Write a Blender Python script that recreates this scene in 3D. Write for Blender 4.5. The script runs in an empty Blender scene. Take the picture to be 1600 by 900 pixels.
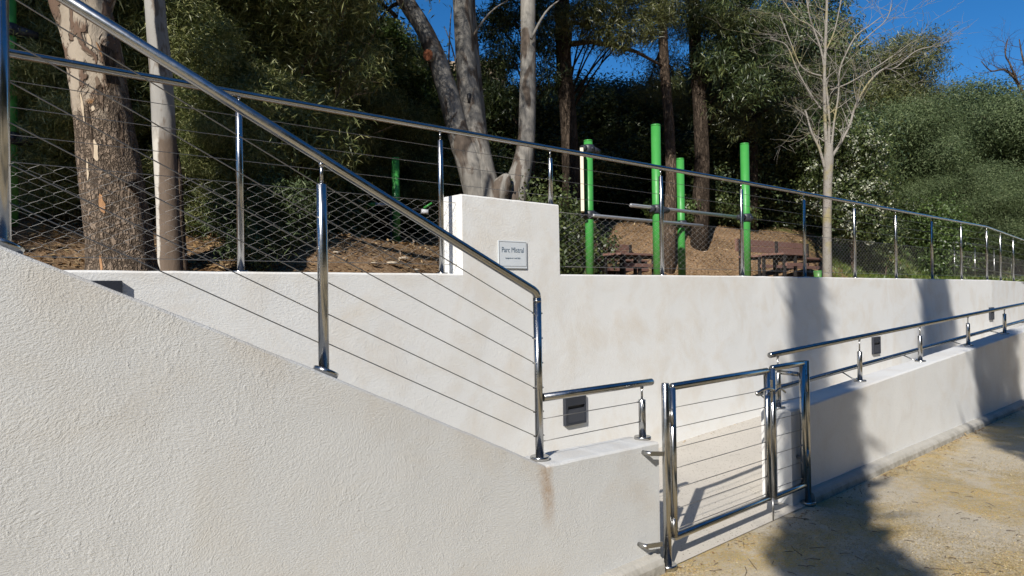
import bpy, math, random
import numpy as np
from mathutils import Vector, Matrix, noise as mnoise

SC = bpy.context.scene
COL = SC.collection

# ------------------------------------------------------------------ camera
F = 1100.0; TH = math.radians(48.3); EYE = 1.6
PITCH = math.atan(7 / F); ROLL = math.atan(0.015)
fw = Vector((math.cos(TH), math.sin(TH), 0)); rt = Vector((math.sin(TH), -math.cos(TH), 0)); up = Vector((0, 0, 1))
f2 = fw * math.cos(PITCH) + up * math.sin(PITCH)
u2 = up * math.cos(PITCH) - fw * math.sin(PITCH)
r3 = rt * math.cos(ROLL) - u2 * math.sin(ROLL)
u3 = u2 * math.cos(ROLL) + rt * math.sin(ROLL)
cd = bpy.data.cameras.new('camera')
cam = bpy.data.objects.new('camera', cd)
COL.objects.link(cam)
cd.sensor_width = 36.0
cd.lens = 36.0 * F / 1600.0
cd.clip_start = 0.05
cd.clip_end = 1500
m = Matrix((r3, u3, -f2)).transposed().to_4x4()
m.translation = Vector((0, 0, EYE))
cam.matrix_world = m
SC.camera = cam

def at(px, depth):
    """ground position seen at picture column px at a distance depth in front of the camera"""
    u = (px - 800) / F
    p = fw * depth + rt * (u * depth)
    return p.x, p.y

def zat(px, py, depth):
    hy = 457 - 0.015 * (px - 800)
    return EYE + (hy - py) * depth / F

# ------------------------------------------------------------------ light
SUN_T = Vector((1.36, 0.70, -1.0)).normalized()      # the way sunlight travels
W = bpy.data.worlds.new('World'); SC.world = W; W.use_nodes = True
nt = W.node_tree
bg = nt.nodes['Background']
sky = nt.nodes.new('ShaderNodeTexSky'); sky.sky_type = 'NISHITA'; sky.sun_disc = False
sky.sun_elevation = math.asin(-SUN_T.z)
sky.sun_rotation = math.atan2(-SUN_T.x, -SUN_T.y)
sky.air_density = 1.0; sky.dust_density = 0.0; sky.ozone_density = 6.0; sky.altitude = 1500
hs = nt.nodes.new('ShaderNodeHueSaturation'); hs.inputs['Saturation'].default_value = 1.22; hs.inputs['Value'].default_value = 0.98
nt.links.new(sky.outputs[0], hs.inputs['Color']); nt.links.new(hs.outputs[0], bg.inputs[0]); bg.inputs[1].default_value = 0.095
sd = bpy.data.lights.new('sun', 'SUN'); sd.energy = 4.8; sd.angle = math.radians(0.55); sd.color = (1.0, 0.945, 0.875)
so = bpy.data.objects.new('sun', sd); COL.objects.link(so)
so.rotation_euler = SUN_T.to_track_quat('-Z', 'Y').to_euler(); so.location = (-10, -6, 12)
vs = SC.view_settings
vs.view_transform = 'Standard'; vs.look = 'None'; vs.exposure = 0.25; vs.gamma = 1.0; vs.use_curve_mapping = False
SC.cycles.max_bounces = 6; SC.cycles.diffuse_bounces = 3; SC.cycles.glossy_bounces = 4; SC.cycles.transparent_max_bounces = 4
SC.cycles.use_denoising = True
SC.cycles.sample_clamp_indirect = 6

# ------------------------------------------------------------------ materials
class NT:
    def __init__(s, name):
        s.m = bpy.data.materials.new(name); s.m.use_nodes = True
        s.t = s.m.node_tree; s.b = s.t.nodes['Principled BSDF']
        s.tc = s.t.nodes.new('ShaderNodeTexCoord'); s.P = s.tc.outputs['Object']
    def n(s, k, **a):
        d = s.t.nodes.new(k)
        for q, v in a.items(): setattr(d, q, v)
        return d
    def l(s, a, b): s.t.links.new(a, b)
    def set(s, i, v):
        if hasattr(v, 'is_linked') or hasattr(v, 'links'): s.l(v, i)
        else: i.default_value = v
    def mapp(s, src, sc=(1, 1, 1), rot=(0, 0, 0)):
        d = s.n('ShaderNodeMapping'); s.l(src, d.inputs[0]); d.inputs['Scale'].default_value = sc; d.inputs['Rotation'].default_value = rot
        return d.outputs[0]
    def noise(s, scale, detail=3, rough=0.5, src=None, dist=0, col=False):
        d = s.n('ShaderNodeTexNoise'); s.l(src or s.P, d.inputs['Vector'])
        d.inputs['Scale'].default_value = scale; d.inputs['Detail'].default_value = detail
        d.inputs['Roughness'].default_value = rough; d.inputs['Distortion'].default_value = dist
        return d.outputs[1 if col else 0]
    def voro(s, scale, src=None, feature='F1', out=0, rnd=1.0):
        d = s.n('ShaderNodeTexVoronoi', feature=feature); s.l(src or s.P, d.inputs['Vector'])
        d.inputs['Scale'].default_value = scale; d.inputs['Randomness'].default_value = rnd
        return d.outputs[out]
    def ramp(s, fac, stops):
        d = s.n('ShaderNodeValToRGB'); s.l(fac, d.inputs[0])
        e = d.color_ramp.elements
        while len(e) < len(stops): e.new(0.5)
        for q, (p, c) in zip(e, stops):
            q.position = p
            q.color = (c, c, c, 1) if isinstance(c, (int, float)) else tuple(c) + (1,)
        return d.outputs[0]
    def mix(s, f, a, b, mode='MIX'):
        d = s.n('ShaderNodeMix', data_type='RGBA', blend_type=mode)
        s.set(d.inputs[0], f)
        for i, v in ((6, a), (7, b)):
            if isinstance(v, tuple): d.inputs[i].default_value = v + (1,) if len(v) == 3 else v
            else: s.l(v, d.inputs[i])
        return d.outputs[2]
    def math(s, op, a, b=0.0, c=None):
        d = s.n('ShaderNodeMath', operation=op)
        s.set(d.inputs[0], a); s.set(d.inputs[1], b)
        if c is not None: s.set(d.inputs[2], c)
        return d.outputs[0]
    def vadd(s, a, b, op='ADD'):
        d = s.n('ShaderNodeVectorMath', operation=op); s.l(a, d.inputs[0])
        if isinstance(b, tuple): d.inputs[1].default_value = b
        else: s.l(b, d.inputs[1])
        return d.outputs[0]
    def vscale(s, a, k):
        d = s.n('ShaderNodeVectorMath', operation='SCALE'); s.l(a, d.inputs[0]); d.inputs['Scale'].default_value = k
        return d.outputs[0]
    def sep(s, a=None):
        d = s.n('ShaderNodeSeparateXYZ'); s.l(a or s.P, d.inputs[0]); return d.outputs
    def bump(s, h, strength=1.0, dist=0.01, prev=None):
        d = s.n('ShaderNodeBump'); s.l(h, d.inputs['Height']); d.inputs['Strength'].default_value = strength; d.inputs['Distance'].default_value = dist
        if prev: s.l(prev, d.inputs['Normal'])
        return d.outputs[0]
    def done(s, col=None, rough=0.8, nrm=None, metal=0.0, spec=None):
        if col is not None:
            if isinstance(col, tuple): s.b.inputs['Base Color'].default_value = col + (1,)
            else: s.l(col, s.b.inputs['Base Color'])
        s.set(s.b.inputs['Roughness'], rough)
        s.b.inputs['Metallic'].default_value = metal
        if spec is not None: s.b.inputs['Specular IOR Level'].default_value = spec
        if nrm: s.l(nrm, s.b.inputs['Normal'])
        return s.m

def plain(name, col, rough=0.6, metal=0.0, var=0.12, scale=12, bump=0.0, spec=None):
    t = NT(name)
    f = t.noise(scale, 4, 0.6)
    c = t.mix(f, tuple(x * (1 - var) for x in col), tuple(min(1, x * (1 + var)) for x in col))
    nr = t.bump(t.noise(scale * 8, 3), 0.5, bump) if bump else None
    return t.done(c, rough, nr, metal, spec)

def stucco(name, c0, c1, stain, grit, depth, stretch):
    t = NT(name)
    big = t.noise(1.5, 2, 0.5, col=True)
    wob = t.vadd(t.mapp(t.P, (0.60, 1.0, 1.0)), t.vscale(big, 0.30))
    wob = t.vadd(wob, t.vscale(t.noise(11, 2, 0.5, col=True), 0.02))
    sw = t.mapp(wob, (1.0, 1.0, stretch), (0, math.radians(-35), 0))
    a = t.noise(grit, 4, 0.7, src=sw)
    sw2 = t.mapp(wob, (1.0, 1.0, stretch * 0.6), (0, math.radians(-58), 0))
    b_ = t.noise(grit * 0.42, 2, 0.5, src=sw2, dist=0.25)
    ridges = t.ramp(b_, [(0.56, 0.0), (0.66, 1.0)])
    fine = t.noise(grit * 1.8, 3, 0.7)
    mask = t.ramp(t.noise(3.1, 3), [(0.42, 0.1), (0.62, 1.0)])
    a = t.noise(grit, 3, 0.65, src=wob)
    a2 = t.noise(grit * 0.8, 2, 0.6, src=sw)
    h = t.math('ADD', t.math('MULTIPLY', a, 1.3), t.math('MULTIPLY', a2, 0.3))
    h = t.math('ADD', h, t.math('MULTIPLY', t.math('MULTIPLY', ridges, mask), 0.32))
    und = t.noise(2.2, 2, 0.4)
    nr = t.bump(und, 0.3, 0.03)
    nr = t.bump(h, 1.0, depth, nr)
    c = t.mix(t.noise(0.9, 4, 0.6), c0, c1)
    st = t.ramp(t.noise(2.2, 5, 0.65, dist=0.4), [(0.46, 0.0), (0.72, 0.9)])
    c = t.mix(t.math('MULTIPLY', st, 0.55), c, stain)
    # vertical weather streaks
    pit = t.ramp(t.noise(grit * 1.3, 2, 0.5), [(0.28, 1.0), (0.38, 0.0)])
    c = t.mix(t.math('MULTIPLY', pit, 0.25), c, tuple(x * 0.5 for x in c0))
    return t, c, nr

def make_front():
    t, c, nr = stucco('grey_stucco', (.595, .603, .590), (.672, .680, .665), (.58, .545, .475), 175, 0.0021, 0.8)
    s = t.sep()
    # rusty run-off below the corner post, with a ragged edge
    wob = t.math('MULTIPLY', t.math('SUBTRACT', t.noise(9, 3), 0.5), 0.05)
    cx = t.math('MULTIPLY_ADD', t.math('SUBTRACT', 0.735, s[2]), 0.10, 2.425)
    dx = t.math('ABSOLUTE', t.math('ADD', t.math('SUBTRACT', s[0], cx), wob))
    mk_ = t.ramp(dx, [(0.0, 1.0), (0.022, 0.75), (0.055, 0.0)])
    vz = t.ramp(s[2], [(0.40, 0.0), (0.50, 0.55), (0.62, 1.0), (0.74, 0.75)])
    inx = t.math('LESS_THAN', s[1], 2.503)
    k = t.math('MULTIPLY', t.math('MULTIPLY', mk_, vz), t.math('MULTIPLY', inx, t.ramp(t.noise(40, 3), [(0.3, 0.35), (0.6, 0.85)])))
    c = t.mix(k, c, (.40, .27, .16))
    # ochre dirt under the sloped coping
    dz = t.math('SUBTRACT', t.math('MULTIPLY_ADD', s[0], -0.469, 1.877), s[2])
    band = t.math('MULTIPLY', t.ramp(dz, [(0.0, 1.0), (0.16, 0.0)]), t.ramp(t.noise(4.3, 4), [(0.45, 0.0), (0.65, 0.8)]))
    c = t.mix(t.math('MULTIPLY', band, 0.28), c, (.52, .42, .29))
    return t.done(c, 0.92, nr, spec=0.2)
M = {}
M['front'] = make_front()
t, c, nr = stucco('cream_stucco', (.77, .772, .74), (.84, .842, .815), (.66, .58, .46), 90, 0.0017, 0.8)
M['upper'] = t.done(c, 0.92, nr, spec=0.2)
t, c, nr = stucco('smooth_grey_stucco', (.68, .685, .665), (.74, .745, .725), (.60, .55, .47), 70, 0.0012, 0.9)
M['ramp'] = t.done(c, 0.92, nr, spec=0.2)

def make_steel():
    t = NT('polished_steel')
    sc = t.noise(60, 3, 0.6, src=t.mapp(t.P, (1, 1, 8)))
    r = t.ramp(t.noise(18, 4, 0.7), [(0.35, 0.19), (0.75, 0.29)])
    nr = None
    return t.done(t.mix(t.noise(9, 3), (.42, .42, .41), (.52, .515, .50)), r, nr, 1.0)
M['steel'] = make_steel()
M['steel_dull'] = plain('dull_steel', (.42, .42, .41), 0.35, 1.0)
M['cable'] = plain('steel_cable', (.34, .33, .31), 0.42, 1.0)
M['net'] = plain('steel_net_wire', (.34, .335, .32), 0.55, 0.5)
M['lamp'] = plain('anthracite_enamel', (.028, .032, .042), 0.45, 0, 0.1, 20)
M['lamp_in'] = plain('anthracite_enamel_inner', (.05, .055, .068), 0.4, 0, 0.1, 20)
M['black'] = plain('black_plastic', (.02, .02, .022), 0.5)
def green_paint():
    t = NT('green_paint')
    s = t.sep()
    c = t.mix(t.noise(3, 4, 0.6), (.045, .28, .05), (.065, .335, .07))
    sc = t.ramp(t.noise(34, 4, 0.7, src=t.mapp(t.P, (1, 1, 0.3))), [(0.66, 0.0), (0.72, 0.5)])
    c = t.mix(sc, c, (.16, .30, .14))
    dirt = t.math('MULTIPLY', t.ramp(t.math('MULTIPLY', s[2], 1.0), [(0.1, 0.75), (0.75, 0.0)]), t.ramp(t.noise(9, 5, 0.7), [(0.35, 0.2), (0.65, 1.0)]))
    c = t.mix(dirt, c, (.13, .12, .06))
    return t.done(c, t.ramp(t.noise(12, 4), [(0.3, 0.3), (0.7, 0.5)]), t.bump(t.noise(60, 3), 0.3, 0.0006))
M['green'] = green_paint()
M['galv'] = plain('galvanised_bar', (.50, .51, .52), 0.32, 0.6)
M['cream_panel'] = plain('cream_panel', (.78, .72, .55), 0.6)
M['wood'] = plain('brown_bench_board', (.20, .11, .085), 0.65, 0, 0.35, 18, 0.002)
M['metal_black'] = plain('black_bench_metal', (.02, .018, .017), 0.5)
M['sign'] = plain('pale_blue_plate', (.70, .75, .78), 0.25, 0, 0.04, 3)
M['ink'] = plain('navy_lettering', (.07, .12, .18), 0.5)
M['white_pl'] = plain('white_grip', (.62, .64, .66), 0.5)

def make_forecourt():
    t = NT('gritty_concrete_ground')
    big = t.noise(0.9, 5, 0.62, dist=0.6)
    conc = t.mix(t.noise(3, 5, 0.6), (.43, .39, .315), (.58, .535, .445))
    pit = t.ramp(t.voro(95), [(0.1, 0.55), (0.5, 1.0)])
    conc = t.mix(0.6, conc, pit, 'MULTIPLY')
    gr = t.voro(120, out=1)
    g1 = t.ramp(t.noise(130, 3, 0.75), [(0.28, (.24, .17, .07)), (0.46, (.56, .40, .16)), (0.68, (.76, .57, .25))])
    grit = t.mix(0.10, g1, gr, 'OVERLAY')
    grit = t.mix(t.ramp(t.noise(2.2, 4, 0.6), [(0.4, 0.0), (0.7, 1.0)]), grit, (.42, .34, .19), 'MIX')
    m1 = t.ramp(big, [(0.39, 0.0), (0.54, 1.0)])
    m2 = t.ramp(t.noise(7, 5, 0.7), [(0.30, 0.3), (0.52, 1.0)])
    grain = t.ramp(t.noise(48, 4, 0.8), [(0.38, 0.1), (0.50, 1.0)])
    k = t.math('MULTIPLY', t.math('MULTIPLY', m1, m2), grain)
    k = t.math('MAXIMUM', k, t.math('MULTIPLY', grain, 0.25))
    # crack lines
    wv = t.vadd(t.P, t.vscale(t.noise(1.3, 4, 0.6, col=True), 0.9))
    cr = t.ramp(t.voro(0.45, src=wv, feature='DISTANCE_TO_EDGE'), [(0.0, 1.0), (0.010, 0.0)])
    c = t.mix(k, conc, grit)
    dk_ = t.ramp(t.noise(1.9, 5, 0.7), [(0.56, 0.0), (0.70, 0.35)])
    c = t.mix(t.math('MULTIPLY', dk_, t.ramp(t.noise(33, 4, 0.8), [(0.4, 0.2), (0.6, 1.0)])), c, (.12, .10, .07))
    c = t.mix(t.math('MULTIPLY', cr, 0.25), c, (.12, .09, .05))
    h = t.math('ADD', t.math('MULTIPLY', t.noise(150, 3, 0.7), t.math('ADD', t.math('MULTIPLY', k, 1.0), 0.25)), t.math('MULTIPLY', t.noise(5, 4), 2.0))
    nr = t.bump(h, 1.0, 0.006)
    return t.done(c, 0.95, nr, spec=0.15)
M['ground'] = make_forecourt()

def make_slab():
    t = NT('washed_aggregate_slab')
    c = t.mix(t.noise(2.4, 4), (.50, .47, .41), (.60, .56, .49))
    sp = t.ramp(t.voro(46), [(0.12, (.22, .17, .12)), (0.26, (1, 1, 1))])
    c = t.mix(t.ramp(t.noise(20, 3), [(0.4, 0.2), (0.6, 1.0)]), c, sp, 'MULTIPLY')
    wv = t.vadd(t.P, t.vscale(t.noise(2.0, 3, 0.6, col=True), 0.3))
    cr = t.ramp(t.voro(1.3, src=wv, feature='DISTANCE_TO_EDGE'), [(0.0, 1.0), (0.008, 0.0)])
    c = t.mix(t.math('MULTIPLY', cr, 0.12), c, (.2, .16, .11))
    return t.done(c, 0.95, t.bump(t.noise(90, 4, 0.7), 1.0, 0.004), spec=0.15)
M['slab'] = make_slab()

def make_kerb():
    t = NT('weathered_kerb')
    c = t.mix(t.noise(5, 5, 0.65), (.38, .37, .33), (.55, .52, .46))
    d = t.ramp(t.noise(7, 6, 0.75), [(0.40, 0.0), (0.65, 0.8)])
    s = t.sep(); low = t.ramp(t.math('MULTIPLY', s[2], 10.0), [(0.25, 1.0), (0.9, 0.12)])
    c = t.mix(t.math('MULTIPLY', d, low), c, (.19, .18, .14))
    return t.done(c, 0.95, t.bump(t.noise(30, 5, 0.7), 1.0, 0.006), spec=0.15)
M['kerb'] = make_kerb()

def make_earth():
    t = NT('dry_earth_bank')
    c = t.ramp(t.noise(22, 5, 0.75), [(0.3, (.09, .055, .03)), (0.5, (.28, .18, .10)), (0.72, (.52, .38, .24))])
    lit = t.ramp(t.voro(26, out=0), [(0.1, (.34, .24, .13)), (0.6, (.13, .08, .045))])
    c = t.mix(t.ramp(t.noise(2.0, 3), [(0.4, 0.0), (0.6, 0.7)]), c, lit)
    s = t.sep()
    far = t.ramp(t.math('MULTIPLY', s[0], 0.03), [(0.48, 0.0), (0.56, 1.0)])
    gk = t.math('MULTIPLY', far, t.ramp(t.noise(1.1, 4, 0.6), [(0.42, 0.0), (0.55, 0.9)]))
    c = t.mix(gk, c, t.mix(t.noise(30, 3), (.05, .09, .015), (.12, .19, .04)))
    return t.done(c, 0.97, t.bump(t.noise(26, 5, 0.75), 1.0, 0.035), spec=0.1)
M['earth'] = make_earth()

def make_leaf(name, a, b, c_, rough=0.55, trans=0.25, scale=1.6):
    t = NT(name)
    f = t.noise(scale, 3, 0.6)
    g = t.n('ShaderNodeNewGeometry')
    rnd = g.outputs['Random Per Island']
    col = t.mix(t.ramp(f, [(0.35, 0.0), (0.65, 1.0)]), a, b)
    col = t.mix(t.ramp(rnd, [(0.66, 0.0), (0.88, 1.0)]), col, c_)
    col = t.mix(t.ramp(rnd, [(0.0, 0.55), (0.35, 0.0)]), col, tuple(x * 0.45 for x in a))
    t.done(col, 0.42 if rough == 0.55 else rough, spec=0.5 if rough == 0.55 else 0.25)
    tr = t.n('ShaderNodeBsdfTranslucent'); t.l(t.mix(0.5, col, (.16, .22, .03)), tr.inputs[0])
    ms = t.n('ShaderNodeMixShader'); ms.inputs[0].default_value = trans
    out = t.t.nodes['Material Output']
    t.l(t.b.outputs[0], ms.inputs[1]); t.l(tr.outputs[0], ms.inputs[2]); t.l(ms.outputs[0], out.inputs[0])
    return t.m
M['leaf_willow'] = make_leaf('narrow_olive_leaf', (.125, .165, .055), (.215, .235, .085), (.46, .46, .20))
M['leaf_dark'] = make_leaf('dark_evergreen_leaf', (.034, .056, .024), (.062, .092, .032), (.15, .18, .06), trans=0.12)
M['leaf_mid'] = make_leaf('mid_green_leaf', (.048, .072, .026), (.075, .105, .034), (.15, .18, .06))
M['leaf_cedar'] = make_leaf('conifer_needle', (.035, .050, .020), (.068, .085, .028), (.13, .14, .045), trans=0.1)
M['leaf_pine'] = make_leaf('pine_needle', (.060, .070, .022), (.095, .105, .030), (.15, .15, .05), trans=0.1, scale=0.6)
M['leaf_olive'] = make_leaf('grey_green_leaf', (.060, .090, .038), (.100, .138, .056), (.17, .21, .10), trans=0.2, rough=0.62, scale=0.7)
M['leaf_ivy'] = make_leaf('ivy_leaf', (.045, .080, .020), (.080, .130, .030), (.14, .20, .06))
M['grass'] = make_leaf('grass_blade', (.07, .12, .02), (.12, .18, .03), (.22, .24, .07))
M['flower'] = plain('cream_blossom', (.52, .54, .41), 0.7)
M['litter'] = make_leaf('dead_leaf', (.22, .13, .06), (.34, .22, .10), (.48, .36, .20), trans=0.0)
M['grit'] = make_leaf('seed_husk', (.34, .26, .12), (.46, .36, .18), (.58, .48, .28), trans=0.0, scale=5)
M['twig'] = plain('dry_twig', (.07, .045, .03), 0.8)
M['stone'] = plain('pale_stone', (.50, .42, .31), 0.85, 0, 0.25, 9, 0.01)

def bark_smooth(name, a, b, d, patch):
    t = NT(name)
    st = t.mapp(t.P, (1, 1, 0.28))
    f = t.noise(5.5, 4, 0.55, src=st, dist=0.8)
    c = t.mix(t.ramp(f, [(0.38, 0.0), (0.62, 1.0)]), a, b)
    v = t.ramp(t.noise(3.6, 4, 0.55, src=t.mapp(t.P, (1, 1, 0.4)), dist=1.2), [(patch, 0.0), (patch + .07, 1.0)])
    c = t.mix(v, c, d)
    fl = t.ramp(t.noise(26, 4, 0.7, src=t.mapp(t.P, (1, 1, 0.25))), [(0.35, 0.6), (0.55, 1.0)])
    c = t.mix(0.5, c, fl, 'MULTIPLY')
    return t.done(c, 0.75, t.bump(t.math('ADD', v, t.noise(20, 4, 0.6, src=st)), 0.8, 0.006), spec=0.2)
M['euc_smooth'] = bark_smooth('smooth_eucalyptus_bark', (.20, .19, .17), (.32, .30, .265), (.12, .095, .075), 0.50)
def bark_young():
    t = NT('half_peeled_young_bark')
    s = t.sep(); st = t.mapp(t.P, (1, 1, 0.28))
    lat = t.math('ADD', t.math('MULTIPLY', s[0], rt.x), t.math('MULTIPLY', s[1], rt.y))
    lat = t.math('ADD', lat, t.math('MULTIPLY', t.math('SUBTRACT', t.noise(6, 3, 0.6), 0.5), 0.07))
    base = t.mix(t.noise(6, 4, 0.6, src=st, dist=.6), (.24, .23, .215), (.40, .39, .36))
    spot = t.ramp(t.noise(8, 4, 0.65, src=st), [(0.54, 0.0), (0.60, 0.8)])
    base = t.mix(spot, base, (.16, .125, .095))
    zl = t.math('ADD', s[2], t.math('MULTIPLY', t.math('SUBTRACT', t.noise(4, 3), 0.5), 0.5))
    low = t.ramp(t.math('MULTIPLY', zl, 0.25), [(0.36, 1.0), (0.40, 0.0)])
    pale = t.mix(t.noise(9, 3), (.50, .47, .41), (.62, .59, .53))
    brown = t.mix(t.noise(20, 4, 0.7, src=st), (.09, .065, .045), (.20, .155, .12))
    pb = t.mix(t.ramp(t.math('ADD', t.math('MULTIPLY', lat, 4.0), 0.5), [(0.40, 0.0), (0.46, 1.0)]), pale, brown)
    c = t.mix(low, base, pb)
    return t.done(c, 0.75, t.bump(t.noise(22, 4, 0.6, src=st), 0.8, 0.006), spec=0.2)
M['euc_young'] = bark_young()
bark_smooth('pale_young_bark', (.30, .285, .26), (.42, .40, .36), (.17, .14, .115), 0.60)

def bark_mixed():
    t = NT('fissured_and_peeling_bark')
    s = t.sep()
    st = t.mapp(t.vadd(t.P, t.vscale(t.noise(4, 3, 0.6, col=True), 0.12)), (1, 1, 0.36))
    st2 = t.mapp(t.vadd(t.P, t.vscale(t.noise(5, 3, 0.6, col=True), 0.10)), (1, 1, 0.20))
    rg = t.math('ABSOLUTE', t.math('SUBTRACT', t.noise(24, 3, 0.6, src=st2), 0.5))
    rg2 = t.math('ABSOLUTE', t.math('SUBTRACT', t.noise(20, 3, 0.6, src=t.mapp(t.P, (1, 1, 0.9))), 0.5))
    cr = t.math('MINIMUM', rg, t.math('MULTIPLY_ADD', rg2, 1.0, 0.012))
    crack = t.ramp(cr, [(0.0, 0.0), (0.09, 1.0)])
    rough = t.mix(t.noise(14, 4, 0.7, src=st), (.17, .125, .09), (.36, .28, .205))
    rough = t.mix(0.9, rough, t.ramp(cr, [(0.0, 0.12), (0.055, 1.0)]), 'MULTIPLY')
    rough = t.mix(t.ramp(t.noise(5.2, 4, 0.6), [(0.66, 0.0), (0.72, 0.8)]), rough, (.42, .22, .09))
    sm = t.mix(t.noise(5, 4, 0.6, src=st), (.30, .25, .19), (.44, .375, .29))
    pk = t.ramp(t.noise(5.0, 4, 0.6, src=st, dist=1.5), [(0.47, 0.0), (0.54, 1.0)])
    sm = t.mix(pk, sm, (.15, .10, .07))
    # smooth bark above, fissured below, with a ragged border
    hgt = t.math('ADD', s[2], t.math('MULTIPLY', t.math('SUBTRACT', t.noise(3.0, 4, 0.7), 0.5), 1.9))
    hgt = t.math('ADD', hgt, t.math('MULTIPLY', s[0], -1.4))
    k = t.ramp(t.math('MULTIPLY', hgt, 0.25), [(0.40, 0.0), (0.47, 1.0)])
    c = t.mix(k, rough, sm)
    h = t.mix(k, crack, pk)
    nr = t.bump(t.math('ADD', h, t.math('MULTIPLY', t.noise(50, 4, 0.7, src=st), 0.4)), 1.0, 0.02)
    return t.done(c, 0.85, nr, spec=0.15)
M['euc_big'] = bark_mixed()
def bark_dark(name, a, b):
    t = NT(name)
    st = t.mapp(t.P, (1, 1, 0.3))
    st2 = t.mapp(t.vadd(t.P, t.vscale(t.noise(4, 3, 0.6, col=True), 0.12)), (1, 1, 0.16))
    cr = t.ramp(t.math('ABSOLUTE', t.math('SUBTRACT', t.noise(20, 4, 0.65, src=st2), 0.5)), [(0.0, 0.2), (0.09, 1.0)])
    c = t.mix(t.noise(7, 4, 0.6, src=st), a, b)
    c = t.mix(0.8, c, cr, 'MULTIPLY')
    return t.done(c, 0.9, t.bump(cr, 1.0, 0.02), spec=0.1)
M['bark_dark'] = bark_dark('dark_furrowed_bark', (.05, .036, .026), (.13, .10, .075))
M['bark_brown'] = bark_dark('brown_bark', (.10, .07, .05), (.24, .18, .13))
def bark_plane():
    t = NT('lichen_spotted_bark')
    c = t.mix(t.noise(9, 4, 0.6), (.20, .18, .155), (.34, .32, .28))
    c = t.mix(t.ramp(t.voro(26), [(0.15, 0.75), (0.35, 0.0)]), c, (.15, .12, .10))
    c = t.mix(t.ramp(t.noise(2.6, 3), [(0.52, 0.0), (0.62, 0.75)]), c, (.30, .26, .12))
    return t.done(c, 0.85, t.bump(t.noise(40, 3), 0.8, 0.006), spec=0.15)
M['bark_plane'] = bark_plane()
M['cream_strip'] = plain('bare_cream_wood', (.50, .405, .28), 0.7, 0, 0.25, 14, 0.004)
M['pale_bark'] = plain('freshly_peeled_white_bark', (.58, .55, .48), 0.7, 0, 0.12, 14, 0.003)
M['orange_wood'] = plain('fresh_orange_wood', (.38, .20, .085), 0.7, 0, 0.35, 22, 0.004)
M['cut'] = plain('cut_branch_face', (.42, .15, .07), 0.8, 0, 0.2, 30)
M['oldwall'] = plain('old_rendered_wall', (.34, .27, .19), 0.9, 0, 0.3, 2.5, 0.02)

# ------------------------------------------------------------------ mesh helpers
ORG = {}
class MB:
    def __init__(s): s.v = []; s.f = []; s.sm = []
    def add(s, vs_, fs, smooth=False):
        o = len(s.v); s.v += [tuple(p) for p in vs_]
        s.f += [tuple(i + o for i in q) for q in fs]; s.sm += [smooth] * len(fs)
        return s
    def box(s, x0, x1, y0, y1, z0, z1):
        v = [(x, y, z) for z in (z0, z1) for y in (y0, y1) for x in (x0, x1)]
        return s.add(v, [(0, 2, 3, 1), (4, 5, 7, 6), (0, 1, 5, 4), (2, 6, 7, 3), (0, 4, 6, 2), (1, 3, 7, 5)])
    def obox(s, c, ax, ay, az):
        c, ax, ay, az = map(Vector, (c, ax, ay, az))
        v = [c + ax * i + ay * j + az * k for k in (-1, 1) for j in (-1, 1) for i in (-1, 1)]
        return s.add(v, [(0, 2, 3, 1), (4, 5, 7, 6), (0, 1, 5, 4), (2, 6, 7, 3), (0, 4, 6, 2), (1, 3, 7, 5)])
    def tube(s, pts, r, n=14, caps=True, smooth=True):
        pts = [Vector(p) for p in pts]
        if not isinstance(r, (list, tuple)): r = [r] * len(pts)
        T = []
        for i in range(len(pts)):
            a = pts[max(0, i - 1)]; b = pts[min(len(pts) - 1, i + 1)]
            d = (b - a)
            if 0 < i < len(pts) - 1:
                d = (pts[i] - a).normalized() + (b - pts[i]).normalized()
            T.append(d.normalized())
        ref = Vector((0, 0, 1)) if abs(T[0].z) < 0.9 else Vector((1, 0, 0))
        nrm = T[0].cross(ref).normalized()
        vs_ = []
        for i, p in enumerate(pts):
            nrm = (nrm - T[i] * nrm.dot(T[i])).normalized()
            bn = T[i].cross(nrm)
            k = 1.0
            if 0 < i < len(pts) - 1:
                cs = (pts[i] - pts[i - 1]).normalized().dot(T[i]); 
            for j in range(n):
                a = 2 * math.pi * j / n
                vs_.append(p + (nrm * math.cos(a) + bn * math.sin(a)) * r[i])
        fs = []
        for i in range(len(pts) - 1):
            for j in range(n):
                fs.append((i * n + j, i * n + (j + 1) % n, (i + 1) * n + (j + 1) % n, (i + 1) * n + j))
        s.add(vs_, fs, smooth)
        if caps:
            o = len(s.v) - len(vs_)
            s.f.append(tuple(o + j for j in reversed(range(n)))); s.sm.append(False)
            o += (len(pts) - 1) * n
            s.f.append(tuple(o + j for j in range(n))); s.sm.append(False)
        return s
    def prism(s, poly, y0, y1):
        n = len(poly)
        v = [(x, y0, z) for x, z in poly] + [(x, y1, z) for x, z in poly]
        fs = [tuple(range(n)), tuple(reversed(range(n, 2 * n)))]
        fs += [(i, i + n, (i + 1) % n + n, (i + 1) % n) for i in range(n)]
        return s.add(v, fs)

def bevel(o, w, seg=2):
    b = o.modifiers.new('bevel', 'BEVEL'); b.width = w; b.segments = seg; b.limit_method = 'ANGLE'; b.angle_limit = math.radians(40)
    return o

def mk(name, mb, mat, parent=None, bev=0, **props):
    org = Vector((0, 0, 0))
    if parent is not None: org = ORG[parent.name]
    me = bpy.data.meshes.new(name)
    me.from_pydata([(p[0] - org.x, p[1] - org.y, p[2] - org.z) for p in mb.v], [], mb.f)
    me.polygons.foreach_set('use_smooth', mb.sm)
    me.materials.append(mat); me.update()
    o = bpy.data.objects.new(name, me); COL.objects.link(o)
    if parent is not None: o.parent = parent
    ORG[o.name] = org
    if bev: bevel(o, bev)
    for k, v in props.items(): o[k] = v
    return o

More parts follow.
